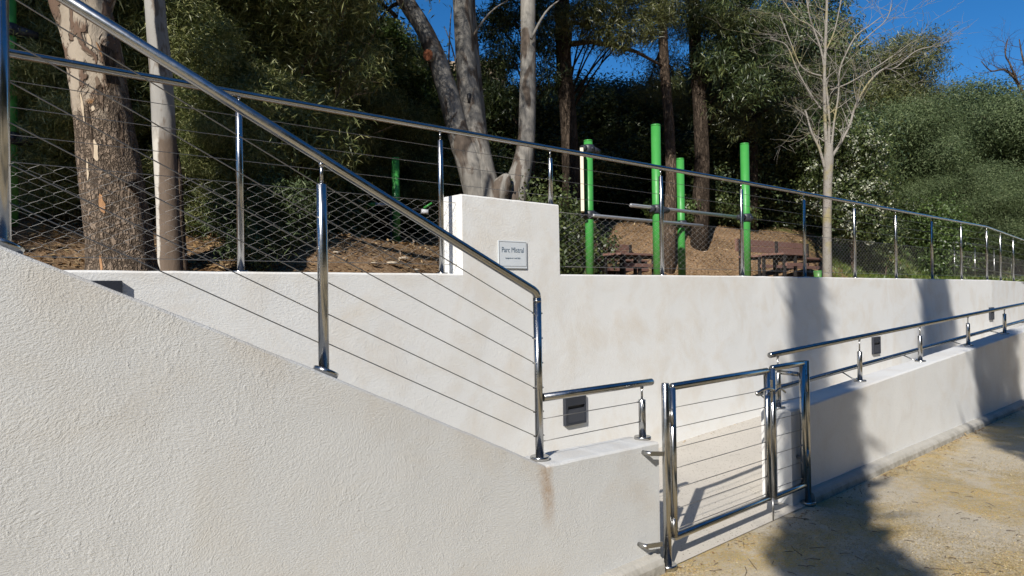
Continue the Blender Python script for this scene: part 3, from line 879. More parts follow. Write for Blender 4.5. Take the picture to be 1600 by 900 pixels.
# --- benches and picnic table
def bench(px, depth, L, label, back=True, table=False):
    X, Y = at(px, depth); g = 1.66
    t_ = thing('park_bench', (X, Y, g), label, 'bench', 'brown board benches behind the wall')
    w = 0.035
    for k in range(3):
        mk('seat_board', MB().box(X, X + L, Y - 0.20 + 0.14 * k, Y - 0.20 + 0.14 * k + 0.125, g + 0.53, g + 0.53 + w), M['wood'], t_, 0.004)
    if back:
        for k in range(2):
            mk('back_board', MB().box(X, X + L, Y + 0.24, Y + 0.24 + w, g + 0.66 + 0.125 * k, g + 0.66 + 0.125 * k + 0.115), M['wood'], t_, 0.004)
    mk('front_rail', MB().box(X + 0.05, X + L - 0.05, Y - 0.235, Y - 0.205, g + 0.33, g + 0.39), M['wood'], t_, 0.004)
    for xx in (X + 0.06, X + L * 0.5, X + L - 0.1):
        mb = MB().box(xx, xx + 0.045, Y - 0.20, Y - 0.155, g - 0.05, g + 0.529)
        mb.box(xx, xx + 0.045, Y + 0.19, Y + 0.235, g - 0.05, g + (0.90 if back else 0.529))
        mb.box(xx + 0.003, xx + 0.042, Y - 0.154, Y + 0.189, g + 0.48, g + 0.528)
        mk('leg', mb, M['metal_black'], t_)
    return t_
bench(893, 13.2, 2.1, 'brown bench with backrest between the left green post and the plaque block')
bench(957, 11.6, 0.95, 'low brown bench without backrest just left of the tallest green post', back=False)
bench(1170, 13.2, 2.9, 'brown bench with backrest right of the last green post')
bench(1208, 12.4, 0.9, 'low backless brown bench near the bare tree', back=False)
# bucket by the bare tree
X, Y = at(1279, 13.5)
bk = thing('bucket', (X, Y, 1.66), 'small green bucket at the foot of the bare tree', 'bucket')
mk('pail', MB().tube([(X, Y, 1.66), (X, Y, 1.93)], [0.07, 0.09], 16), M['green'], bk)
mk('handle', MB().tube([(X - 0.09, Y, 1.93), (X - 0.06, Y, 2.0), (X + 0.06, Y, 2.0), (X + 0.09, Y, 1.93)], 0.006, 6), M['metal_black'], bk)
# old wall glimpsed between the shrubs
X, Y = at(600, 17.5)
ow = tag(mk('garden_wall', MB().obox((X + 1.2, Y, 5.0), rt * 2.2, fw * 0.15, (0, 0, 2.6)), M['oldwall'], None, 0.02), 'old beige wall glimpsed through the foliage behind the eucalyptus', 'wall')

# --- farther railing at right
fr = thing('far_railing', (*at(1492, 19), 1.7), 'second distant steel railing with two mid rails at the right edge', 'railing')
def FR(px, py, d): x, y = at(px, d); return (x, y, zat(px, py, d))
def fd(px): return 19.0 + (px - 1492) * 0.012
tops = lambda px: 378.5 + (px - 1492) * 0.105
for px in (1492, 1524, 1554, 1581, 1606, 1630):
    d = fd(px)
    a = FR(px, tops(px) + 5, d)
    mk('post', MB().tube([(a[0], a[1], 1.6), a], 0.021, 12), M['steel_dull'], fr)
for off_ in (0, 20, 36):
    mk('rail', MB().tube([FR(p, tops(p) + off_ + (p - 1492) * (0.0 if off_ == 0 else 0.05), fd(p)) for p in (1490, 1560, 1660)], 0.018 if off_ else 0.022, 10), M['steel_dull'], fr)

# ------------------------------------------------------------------ trees
def leaves(rng, cl, sig, nper, L, Wd, droop=0.3, updir=0.0, fan=False, flat=1.0, out=0.0):
    nrm_ = cl[:, 3:6] if cl.shape[1] == 6 else None; cl = cl[:, :3]
    """cl: (K,3) clump centres -> quads (K*nper*4,3)"""
    K = len(cl)
    base = np.repeat(cl, nper, axis=0)
    off_ = rng.normal(0, 1, base.shape) * np.array([sig, sig, sig * flat])
    base = base + off_
    d = rng.normal(0, 1, base.shape)
    if fan:
        cd_ = np.repeat(rng.normal(0, 1, (K, 3)), nper, axis=0)
        d = d * 0.7 + cd_
    d /= np.linalg.norm(d, axis=1, keepdims=True)
    d[:, 2] += updir - droop
    d /= np.linalg.norm(d, axis=1, keepdims=True)
    if nrm_ is not None and out > 0:
        nn = np.repeat(nrm_, nper, axis=0) * out + rng.normal(0, 0.45, d.shape)
        nn /= np.linalg.norm(nn, axis=1, keepdims=True)
        d = d - nn * (d * nn).sum(axis=1, keepdims=True) * 0.85; d /= np.linalg.norm(d, axis=1, keepdims=True)
        s_ = np.cross(d, nn)
    else:
        s_ = np.cross(d, rng.normal(0, 1, d.shape))
    s_ /= np.linalg.norm(s_, axis=1, keepdims=True)
    l = L * rng.uniform(0.6, 1.35, (len(d), 1)); w = Wd * rng.uniform(0.6, 1.3, (len(d), 1))
    p0 = base; p1 = base + d * l * 0.45 + s_ * w * 0.5; p2 = base + d * l + np.array([0, 0, -1]) * l * 0.12 * (1 if droop > 0 else 0); p3 = base + d * l * 0.45 - s_ * w * 0.5
    return np.stack([p0, p1, p2, p3], axis=1).reshape(-1, 3)

def blob_points(rng, blobs, K, shell=0.55):
    b = np.array(blobs, dtype=float)
    wts = (b[:, 3] * b[:, 4] * b[:, 5]) ** 0.66; wts /= wts.sum()
    idx = rng.choice(len(b), K, p=wts)
    d = rng.normal(0, 1, (K, 3)); d /= np.linalg.norm(d, axis=1, keepdims=True)
    r = rng.uniform(shell ** 3, 1, (K, 1)) ** (1 / 3)
    # lumpy surface
    lump = 1 + 0.22 * np.sin(d[:, :1] * 5 + idx[:, None]) * np.cos(d[:, 2:3] * 6 + idx[:, None] * 1.7)
    return np.concatenate([b[idx, :3] + d * r * lump * b[idx, 3:6], d], axis=1)

def curved(p, q, bendv, n=6):
    p, q, bendv = Vector(p), Vector(q), Vector(bendv)
    return [p.lerp(q, i / n) + bendv * math.sin(math.pi * i / n) for i in range(n + 1)]

def tree(name, label, cat, group, loc, H, trunk_r, blobs, leafmat, barkmat, seed, K, nper, sig, L, Wd, shell=0.5, trunk_h=None, limbs=True, **kw):
    rng = np.random.default_rng(seed); rd = random.Random(seed)
    g = thing(name, (0, 0, 0), label, cat, group)
    mb = MB(); th = trunk_h or H * 0.7
    tp = [Vector((0.06 * H * 0.2 * math.sin(i * 1.3 + seed), 0.04 * H * 0.2 * math.cos(i * 1.7 + seed), th * i / 7 - 0.3 * (i == 0))) for i in range(8)]
    mb.tube(tp, [trunk_r * (1.25 if i == 0 else 1 - 0.11 * i) for i in range(8)], 12)
    if limbs:
        for b in blobs:
            c = Vector(b[:3]); zb = min(max(c.z - max(b[5], abs(c.x) * 0.5 + abs(c.y) * 0.5), th * 0.25), th * 0.97)
            k = zb / th * 7; i = int(min(6, k)); st = tp[i].lerp(tp[i + 1], k - i)
            mb.tube(curved(st, c, (0, 0, 0.12 * (c - st).length * (0.5 if c.z > st.z else -0.5))), [trunk_r * 0.42 * (1 - 0.13 * j) for j in range(7)], 6)
            for q in range(2):
                e = c + Vector((rd.uniform(-1, 1) * b[3], rd.uniform(-1, 1) * b[4], rd.uniform(-.6, 1) * b[5])) * 0.85
                mb.tube(curved(st.lerp(c, 0.6), e, (0, 0, 0.1), 4), [trunk_r * 0.16, trunk_r * 0.13, trunk_r * 0.1, trunk_r * 0.07, trunk_r * 0.03], 5)
    mk('trunk', mb, M[barkmat], g)
    cl = blob_points(rng, blobs, K, shell)
    kw.setdefault('out', 1.0)
    V = leaves(rng, cl, sig, nper, L, Wd, **kw)
    npmesh('crown', V, 4, M[leafmat], g, kind='stuff')
    g.location = loc
    return g

def rblobs(rd, n, R_, z0, z1, r0, r1, flat=0.8):
    out = []
    for i in range(n):
        a = rd.uniform(0, 6.283); z = z0 + (z1 - z0) * (i + rd.random()) / n
        k = math.sin(math.pi * min(0.97, max(0.12, (z - z0) / (z1 - z0) * 0.85 + 0.1)))
        rr_ = R_ * k * math.sqrt(rd.random()); r = rd.uniform(r0, r1)
        out.append((rr_ * math.cos(a), rr_ * math.sin(a), z, r, r, r * flat))
    return out

LM = [(21, 'the far left green post'), (110, 'the thick leaning trunk'), (250, 'the slender pale trunk'), (375, 'the second guardrail post'),
      (480, 'the tall stair railing post'), (620, 'the shaded green post'), (755, 'the triple trunked eucalyptus'), (850, 'the plaque block'),
      (905, 'the thick dark trunk'), (970, 'the green post with the pale board'), (1040, 'the slim brown trunk'), (1096, 'the dark right trunk'), (1175, 'the last green post'),
      (1295, 'the bare tree'), (1345, 'the flowering bush'), (1430, 'the grassy slope'), (1500, 'the far railing'), (1580, 'the right end of the handrail')]
used_labels = set()
def where(kind, px, d):
    nm = min(LM, key=lambda a: abs(a[0] - px))
    row = 'nearest' if d < 10 else 'just' if d < 13.5 else 'well' if d < 18 else 'far'
    side_ = 'right of' if px > nm[0] + 8 else 'left of' if px < nm[0] - 8 else 'behind'
    if px < -10: nm = (0, 'the left picture edge'); side_ = 'beyond'
    if px > 1610: nm = (0, 'the right picture edge'); side_ = 'beyond'
    l = f'{kind}, {row} {side_} {nm[1]}' if row != 'nearest' else f'{kind}, close to the wall {side_} {nm[1]}'
    l = l.replace('the right grove, ', 'the grove ')
    l = l.replace('just right of', 'just to the right of').replace('well right of', 'deeper back and right of').replace('well left of', 'deeper back and left of').replace('well behind', 'deeper back behind').replace('far right of', 'far back and right of').replace('far left of', 'far back and left of').replace('far behind', 'far back behind').replace('just beyond', 'a little beyond').replace('well beyond', 'deep beyond')
    if l in used_labels: l = l.replace(', ', ', second ', 1) if ',' in l else l + ', second one'
    used_labels.add(l)
    return l
def place(px, d, sink=0.1, z=None):
    X, Y = at(px, d)
    return (X, Y, (zground(X, Y) if Y > 4.4 else 0) - sink if z is None else z)

rd = random.Random(7)
# narrow-leaved young eucalyptus thicket (left)
wk = 'narrow leaved olive green tree'
GW = 'narrow leaved trees filling the left background'
T_w = tree('eucalyptus_shrub', where(wk, 95, 7.4), 'tree', GW, place(95, 7.4), 4.6, 0.05,
           rblobs(rd, 26, 1.15, 0.75, 5.0, 0.34, 0.62), 'leaf_willow', 'bark_brown', 11, 4000, 18, 0.14, 0.15, 0.0145, droop=0.55, fan=True, out=0.6)
T_w2 = tree('eucalyptus_shrub', where(wk, 330, 8.4), 'tree', GW, place(330, 8.4), 5.4, 0.06,
           rblobs(rd, 30, 1.3, 0.7, 5.9, 0.36, 0.7), 'leaf_willow', 'bark_brown', 12, 3900, 18, 0.14, 0.14, 0.0165, droop=0.35, fan=True, out=0.6)
k = 0
for (px, d, s_, src, hz) in [(-60, 7.6, 1.0, 1, 1), (20, 7.0, .9, 1, 1), (215, 7.9, .95, 1, 1), (300, 7.5, .55, 2, .7), (405, 9.0, .75, 1, .8), (470, 9.4, 0.85, 2, .9), (540, 11.8, .7, 1, .85),
                          (-20, 10.5, 1.3, 1, 1), (150, 10.2, 1.2, 2, 1), (280, 11.0, 1.25, 1, 1), (400, 12.0, 1.15, 2, .9), (520, 12.5, 0.95, 1, .74), (-140, 10, 1.2, 2, 1),
                          (600, 13.5, .95, 2, .64), (650, 12.5, .6, 1, .8), (60, 13, 1.3, 2, 1), (85, 6.6, .42, 1, .9), (305, 7.3, .4, 1, .8), (215, 13.5, 1.3, 1, 1), (340, 14, 1.3, 2, .95)]:
    k += 1
    copy_thing(T_w if src == 1 else T_w2, place(px, d), rd.uniform(0, 6.28), (s_, s_, s_ * hz * rd.uniform(0.95, 1.05)), label=where(wk, px, d))

# dark broad-leaved evergreens behind
dk = 'dark shaded evergreen'
GD = 'dark evergreens behind the trunks'
T_d = tree('evergreen_tree', where(dk, 760, 15), 'tree', GD, place(760, 15), 6.0, 0.14,
           rblobs(rd, 26, 2.0, 0.4, 6.2, 0.6, 1.1), 'leaf_dark', 'bark_dark', 21, 4200, 16, 0.24, 0.11, 0.05, droop=0.25)
T_d2 = tree('evergreen_tree', where(dk, 900, 19), 'tree', GD, place(900, 19), 6.0, 0.14,
           rblobs(rd, 22, 2.0, 0.3, 6.0, 0.6, 1.2), 'leaf_dark', 'bark_dark', 22, 4200, 16, 0.26, 0.12, 0.055, droop=0.15)
T_d.scale = (.8, .8, .46); T_d2.scale = (.9, .9, .58)
for (px, d, s_, src, hz) in [(640, 16.5, 0.9, 2, .7), (700, 14.0, .7, 1, .7), (820, 16.5, 0.8, 2, .58), (970, 18.8, 0.85, 1, .7), (1040, 19.5, 0.9, 2, .66),
                         (1120, 18.8, 0.9, 1, .75), (1180, 19.2, .95, 2, .85), (1235, 19.5, 1.0, 1, .9), (800, 21, 1.0, 1, .55), (870, 22, 1.0, 2, .54), (950, 22, 1.0, 1, .62), (1025, 23, 1.0, 2, .58),
                         (730, 21, 1.1, 2, .5), (650, 21, 1.2, 1, .5), (560, 19, 1.2, 2, .6), (470, 18, 1.3, 1, .85), (370, 18, 1.5, 2, 1), (250, 17, 1.5, 1, 1), (120, 17, 1.5, 2, 1), (0, 16, 1.5, 1, 1),
                         (1105, 24, 1.1, 1, .62), (1180, 23, 1.15, 2, .8), (1270, 22, 0.75, 1, .9), (1330, 21, .6, 2, 1), (1410, 20.5, .5, 1, .6), (1475, 20.8, .5, 2, .55), (1540, 21.5, .5, 1, .6)]:
    copy_thing(T_d if src == 1 else T_d2, place(px, d), rd.uniform(0, 6.28), (s_, s_, s_ * hz), label=where(dk, px, d))

# tall conifers: trunks + layered drooping crowns
def conifer(name, label, px, d, H, r, bark, seed, z0, K=2600, lean=(0, 0), R0=2.6, n=26, base=None):
    rdd = random.Random(seed); rng = np.random.default_rng(seed)
    X, Y, Z = place(px, d, 0.2)
    g = thing(name, (X, Y, Z), label, 'tree')
    mb = MB(); tp = []
    for i in range(12):
        a = i / 11
        tp.append(Vector((X + lean[0] * a * H + 0.05 * math.sin(i), Y + lean[1] * a * H + 0.05 * math.cos(i * 1.3), Z + H * a)))
    rad = [r * (1.12 if i == 0 else 1.05 if i == 1 else 1 - 0.055 * i) for i in range(12)]
    mb.tube(tp, rad, 18)
    cl = []
    for i in range(n):
        h = z0 + (H - z0) * (i / n) ** 0.9
        a = rdd.uniform(0, 6.283); Lb = R0 * (1 - 0.45 * i / n) * rdd.uniform(0.6, 1.1)
        st = Vector((X + lean[0] * h, Y + lean[1] * h, Z + h))
        en = st + Vector((math.cos(a) * Lb, math.sin(a) * Lb, rdd.uniform(-0.35, 0.25) * Lb))
        path = curved(st, en, (0, 0, 0.12 * Lb), 6)
        mb.tube(path, [r * 0.26, r * 0.22, r * 0.18, r * 0.14, r * 0.10, r * 0.06, r * 0.03], 6)
        for q in range(5):
            s0 = path[rdd.randint(2, 5)]
            e2 = s0 + Vector((rdd.uniform(-1, 1), rdd.uniform(-1, 1), rdd.uniform(-0.5, 0.25))) * 0.8
            mb.tube([s0, s0.lerp(e2, 0.5) + Vector((0, 0, 0.05)), e2], [r * 0.06, r * 0.04, r * 0.015], 4)
            for w in range(int(K / n / 5)):
                f = rdd.uniform(0.2, 1.1)
                p = s0.lerp(e2, f); cl.append((p.x + rdd.gauss(0, .14), p.y + rdd.gauss(0, .14), p.z - abs(rdd.gauss(0, .14))))
        for w in range(int(K / n / 2)):
            f = rdd.uniform(0.35, 1.05); p = st.lerp(en, f); cl.append((p.x + rdd.gauss(0, .2), p.y + rdd.gauss(0, .2), p.z + 0.1 + rdd.gauss(0, .09)))
    mk('trunk', mb, M[bark], g)
    V = leaves(rng, np.array(cl), 0.07, 16, 0.11, 0.013, droop=0.35, fan=True)
    npmesh('crown', V, 4, M['leaf_cedar'], g, kind='stuff')
    return g
conifer('conifer_tree', 'thick dark straight trunk left of the green posts', 890, 13.5, 12, 0.19, 'bark_dark', 31, 5.2, 2200)
conifer('conifer_tree', 'slim brown trunk with side branches behind the tallest green post', 1047, 14.5, 12, 0.125, 'bark_brown', 32, 4.5, 1900)
conifer('conifer_tree', 'dark trunk just right of the slim brown trunk', 1096, 15.5, 12, 0.18, 'bark_dark', 33, 4.8, 2600)
conifer('conifer_tree', 'dark conifer with hanging sprays between the green posts and the bare tree', 1175, 17.5, 12, 0.16, 'bark_dark', 34, 2.2, 4200, R0=2.9, n=34)

# eucalyptus trunks
def limb(mb, spec, d, n=22, flare=0, rough=0.0):
    """spec: list of (px,py,width_px); a limb seen at distance d"""
    pts, rad = [], []
    for (px, py, w, *dd) in spec:
        q = d + (dd[0] if dd else 0)
        x, y = at(px, q); pts.append(Vector((x, y, zat(px, py, q)))); rad.append(w * q / F / 2)
    # refine
    P_, R_ = [], []
    for i in range(len(pts) - 1):
        a0 = pts[max(0, i - 1)]; a1 = pts[i]; a2 = pts[i + 1]; a3 = pts[min(len(pts) - 1, i + 2)]
        for j in range(8):
            t = j / 8
            p = 0.5 * ((2 * a1) + (a2 - a0) * t + (2 * a0 - 5 * a1 + 4 * a2 - a3) * t * t + (-a0 + 3 * a1 - 3 * a2 + a3) * t ** 3)
            P_.append(p); R_.append(rad[i] * (1 - t) + rad[i + 1] * t)
    P_.append(pts[-1]); R_.append(rad[-1])
    s0 = len(mb.v)
    mb.tube(P_, R_, n)
    if rough:
        ns = n
        for i in range(s0, len(mb.v)):
            k = (i - s0) // ns
            if k >= len(P_): break
            v = Vector(mb.v[i]); c = P_[k]
            dv = v - c
            nz = mnoise.noise(Vector((dv.x * 9, dv.y * 9, v.z * 1.6)) ) + 0.5 * mnoise.noise(Vector((v.x * 22, v.y * 22, v.z * 6)))
            mb.v[i] = tuple(c + dv * (1 + rough * nz))
    return P_, R_

def high_crown(g, pts, seed, K, rad=1.3, mat='leaf_willow', nper=14):
    rng = np.random.default_rng(seed)
    bl = [(p[0], p[1], p[2], rad, rad, rad * 0.75) for p in pts]
    cl = blob_points(rng, bl, K, 0.3)
    npmesh('crown', leaves(rng, cl, 0.2, nper, 0.14, 0.018, droop=0.7, fan=True), 4, M[mat], g, kind='stuff')

X, Y = at(192, 5.3)
g = thing('eucalyptus_tree', (X, Y, 1.6), 'thick leaning eucalyptus with fissured and peeling bark nearest the wall at left', 'tree')
mb = MB()
BIG = [(197, 470, 128), (192, 440, 108), (189, 405, 98), (181, 330, 94), (170, 225, 86), (158, 140, 82), (148, 60, 80), (130, 0, 82), (108, -90, 74), (90, -260, 62), (80, -480, 50), (110, -760, 36), (130, -1000, 20)]
limb(mb, BIG, 5.3, 48, rough=0.13)
limb(mb, [(150, 40, 40), (185, -60, 34), (240, -200, 28), (300, -420, 20), (330, -640, 10)], 5.35, 16)
mk('trunk', mb, M['euc_big'], g)
from mathutils.bvhtree import BVHTree
BVH = BVHTree.FromPolygons([Vector(p) for p in mb.v], mb.f)
def strip(g, px, py, w, h, d, mat, seed, tilt=0.0):
    rdd = random.Random(seed); x, y = at(px, d); z = zat(px, py, d); s_ = d / F
    out = []; n = 14
    poly = []
    for i in range(n):
        a = 2 * math.pi * i / n
        poly.append((w * s_ / 2 * math.cos(a) * rdd.uniform(0.55, 1.1), h * s_ / 2 * math.sin(a) * rdd.uniform(0.8, 1.1)))
    c = Vector((x, y, z)); V = []
    poly = [(0, 0)] + poly; n += 1
    for dz_ in (0.004, -0.006):
        for (a, b) in poly:
            q = c + rt * (a + tilt * b) + Vector((0, 0, b))
            hit = BVH.ray_cast(q - fw * 0.8, fw)[0]
            V.append((hit if hit is not None else q) + fw * dz_)
    fs = [(n, n + i, n + (i % (n - 1)) + 1) for i in range(1, n)] + [(0, (i % (n - 1)) + 1, i) for i in range(1, n)]
    fs += [(i, (i % (n - 1)) + 1, (i % (n - 1)) + 1 + n, i + n) for i in range(1, n)]
    mb = MB().add(V, fs)
    mk('bark_strip', mb, M[mat], g)
for a in [(146, 233, 14, 36, 'cream_strip', 1, -.2), (158, 318, 9, 34, 'orange_wood', 2, -.15), (160, 413, 4, 30, 'orange_wood', 3, -.2),
          (137, 60, 6, 26, 'cream_strip', 5, -.2), (142, 166, 6, 9, 'cream_strip', 6, 0), (150, 74, 3, 34, 'orange_wood', 8, -.3), (126, 165, 5, 50, 'cream_strip', 20, -.12), (133, 262, 4, 40, 'cream_strip', 21, -.1),
          (196, 300, 6, 70, 'bark_brown', 25, -.1), (165, 95, 6, 70, 'bark_brown', 26, -.15), (150, 140, 9, 60, 'bark_brown', 27, -.15), (176, 200, 7, 80, 'bark_brown', 28, -.1), (139, 205, 6, 90, 'bark_brown', 29, -.12)]:
    strip(g, a[0], a[1], a[2], a[3], 5.055, a[4], a[5], a[6])
high_crown(g, [(X - 1, Y + .4, 7.6), (X + .6, Y, 8.6), (X - .5, Y - .6, 9.6), (X + 1.6, Y + .6, 7.8)], 51, 450)

X, Y = at(262, 6.4)
g = thing('eucalyptus_tree', (X, Y, 1.6), 'slender pale eucalyptus standing right of the thick leaning one', 'tree')
mb = MB()
limb(mb, [(270, 470, 42), (268, 430, 39), (265, 330, 36), (260, 225, 34), (256, 120, 33), (247, 0, 30), (240, -180, 26), (236, -420, 20), (250, -760, 10)], 6.4, 28, rough=0.05)
mk('trunk', mb, M['euc_young'], g)
mb = MB()
limb(mb, [(283, 460, 26), (281, 400, 22), (280, 330, 18), (281, 270, 10), (278, 225, 3)], 6.43, 16, rough=0.12)
mk('peeled_bark', mb, M['bark_brown'], g)
high_crown(g, [(X, Y, 7.5), (X + .5, Y + .5, 8.4)], 52, 260, 1.0)

X, Y = at(755, 10.6)
g = thing('eucalyptus_tree', (X, Y, 2.6), 'eucalyptus with three pale trunks rising behind the plaque block', 'tree')
mb = MB()
limb(mb, [(752, 330, 40), (738, 262, 40), (722, 215, 36), (706, 150, 33), (689, 95, 30), (668, 45, 27), (640, 0, 26), (600, -70, 24), (540, -180, 20), (480, -340, 14), (440, -500, 8)], 10.6, 24, rough=0.05)
mk('trunk', mb, M['euc_smooth'], g, label='leaning left trunk with a sawn branch stub')
mb = MB()
limb(mb, [(764, 335, 62), (757, 290, 52), (750, 240, 42), (742, 190, 38), (736, 130, 34), (731, 60, 30), (729, 0, 30), (726, -120, 28), (722, -300, 24), (715, -560, 14)], 10.7, 26, rough=0.06)
limb(mb, [(760, 330, 34), (757, 250, 24), (750, 150, 20), (744, 60, 18), (742, -40, 14), (760, -200, 10)], 10.95, 14, rough=0.08)
mk('trunk', mb, M['euc_smooth'], g, label='upright middle trunk with a dark hollow')
mb = MB()
limb(mb, [(795, 335, 70), (806, 300, 44), (818, 262, 32), (826, 215, 27), (829, 150, 26), (831, 70, 24), (832, 0, 23), (836, -140, 22), (845, -360, 18), (850, -600, 10)], 10.9, 24, rough=0.06)
limb(mb, [(770, 335, 30), (782, 300, 34), (790, 285, 26), (797, 272, 8)], 10.6, 14, rough=0.25)
mk('trunk', mb, M['euc_smooth'], g, label='right trunk with a torn stump at its foot')
a = P3(686, 87, 10.6); b = P3(674, 85, 10.42)
mk('cut_branch', MB().tube([a, b], [0.10, 0.092], 18), M['euc_smooth'], g)
mk('cut_face', MB().tube([b, b + (b - a).normalized() * 0.008], [0.084, 0.08], 18), M['cut'], g)
mk('hollow', MB().tube([P3(737, 146, 10.52), P3(737, 160, 10.52)], [0.035, 0.02], 10), M['black'], g)
for i, (px, py, px2, py2, w) in enumerate([(724, 130, 700, 40, 3), (706, 100, 712, 10, 3), (836, 60, 880, 0, 5), (742, 60, 800, 0, 4), (640, 5, 600, 30, 9), (625, 25, 560, -10, 7)]):
    mk('branch', MB().tube(curved(P3(px, py, 10.7), P3(px2, py2, 10.9), (0, 0, .1)), [w * .0048 * (1 - .1 * j) for j in range(7)], 8), M['bark_dark' if i > 3 else 'euc_smooth'], g)
high_crown(g, [P3(600, -120, 10.6), P3(520, -260, 11), P3(730, -220, 10.7), P3(800, -330, 11), P3(860, -200, 11.2), P3(700, -420, 10), (4.5, 7.0, 10.5), (6.2, 7.4, 10.2), (7.6, 8.2, 10.8), (5.2, 8.8, 11.4), (9.0, 9.4, 10.6), (6.6, 9.6, 12.0), (8.2, 7.2, 11.8), (3.4, 7.8, 11.5), (10.2, 10.4, 11.2)], 53, 6500, 1.5)  # clumps given by plain coordinates are added above the frame to shade the background

# thin hanging eucalyptus foliage in front of the sky (top centre)
rng = np.random.default_rng(77)
def spray_tree(name, label, px, d, pts, seed, K, mat, L, Wd, rad, nper=14, cat='tree', tr=0.07, droop=0.5, bark='bark_dark'):
    rdd = random.Random(seed); rng = np.random.default_rng(seed)
    X, Y, Z = place(px, d, 0.15)
    g = thing(name, (X, Y, Z), label, cat)
    P_ = [P3(a, b, c) for (a, b, c) in pts]
    zt_ = max(p.z for p in P_)
    mb = MB(); base = Vector((X, Y, Z)); topp = Vector((X, Y, zt_ * 0.9))
    mb.tube(curved(base, topp, (0.2, 0.1, 0)), [tr * (1 - .1 * i) for i in range(7)], 10)
    for p in P_:
        f = min(0.95, max(0.3, (p.z - 1.0 - Z) / (topp.z - Z)))
        s_ = base.lerp(topp, f)
        mb.tube(curved(s_, p, (0, 0, 0.25)), [tr * 0.35 * (1 - .13 * i) for i in range(7)], 6)
        for q in range(4):
            e = p + Vector((rdd.uniform(-1, 1), rdd.uniform(-1, 1), rdd.uniform(-1, 1))) * rad
            mb.tube([s_.lerp(p, 0.7), s_.lerp(p, 0.85).lerp(e, 0.4), e], [tr * 0.14, tr * 0.1, tr * 0.04], 4)
    mk('trunk', mb, M[bark], g)
    bl = [(p.x, p.y, p.z, rad, rad, rad * 0.8) for p in P_]
    cl = blob_points(rng, bl, K, 0.15)
    npmesh('crown', leaves(rng, cl, rad * 0.14, nper, L, Wd, droop=droop, fan=True), 4, M[mat], g, kind='stuff')
    return g
spray_tree('eucalyptus_shrub', 'airy tree with sky gaps between the middle and right pale trunks', 829, 13.2,
           [(770, 40, 13.5), (795, 85, 13.5), (765, 110, 13.6), (800, 20, 13.4), (760, 150, 13.5), (855, 60, 13.5), (860, 120, 13.6), (845, 10, 13.5), (800, 160, 13.5)], 61, 1200, 'leaf_dark', 0.12, 0.02, 0.45)
spray_tree('evergreen_tree', 'feathery tree with a bright green top above the left green post', 893, 14.6,
           [(950, 30, 12.5), (985, 10, 12.4), (1010, 40, 12.3), (970, 55, 12.5), (930, 10, 12.5), (1040, 15, 12.4), (1000, -30, 12.4), (900, 30, 12.6)], 62, 900, 'leaf_pine', 0.11, 0.015, 0.36, droop=0.15)
spray_tree('evergreen_tree', 'loose dark tree with thin branches against the sky right of the slim trunk', 1098, 16.4,
           [(1130, 20, 15), (1160, 60, 15), (1190, 30, 15.2), (1120, 90, 15), (1200, 90, 15.2), (1170, 130, 15), (1090, 20, 15), (1225, 40, 15.5), (1225, 120, 15.5), (1150, -20, 15)], 63, 1700, 'leaf_dark', 0.13, 0.022, 0.55)
spray_tree('evergreen_tree', 'tall dark tree rising behind the left branches of the bare tree', 1262, 20,
           [(1240, 10, 20), (1275, 30, 20), (1300, -10, 20.3), (1255, 70, 20), (1290, 90, 20.2), (1235, 120, 20), (1310, 50, 20.4), (1280, 140, 20), (1250, 170, 20), (1265, -50, 20), (1300, 180, 20), (1215, 60, 20)], 65, 1900, 'leaf_dark', 0.15, 0.03, 0.75)
spray_tree('evergreen_tree', 'small rounded leafy tree with pale green patch beyond the left thicket', 575, 12.5,
           [(580, 95, 12.3), (590, 120, 12.2), (560, 60, 12.5), (600, 60, 12.6), (520, 40, 12.4), (540, 90, 12.3), (640, 130, 12.8), (660, 170, 12.8)], 64, 1500, 'leaf_ivy', 0.075, 0.05, 0.42, droop=0.2)
# dead brown horizontal branch left of the slim trunk
mk('branch', MB().tube([P3(897, 68, 13.4), P3(930, 64, 13.6), (P3(965, 71, 13.8)), P3(1000, 80, 14), P3(1022, 92, 14.2), P3(1045, 105, 14.5)], [.055, .05, .042, .035, .03, .02], 10), M['bark_brown'], bpy.data.objects['conifer_tree.001'])

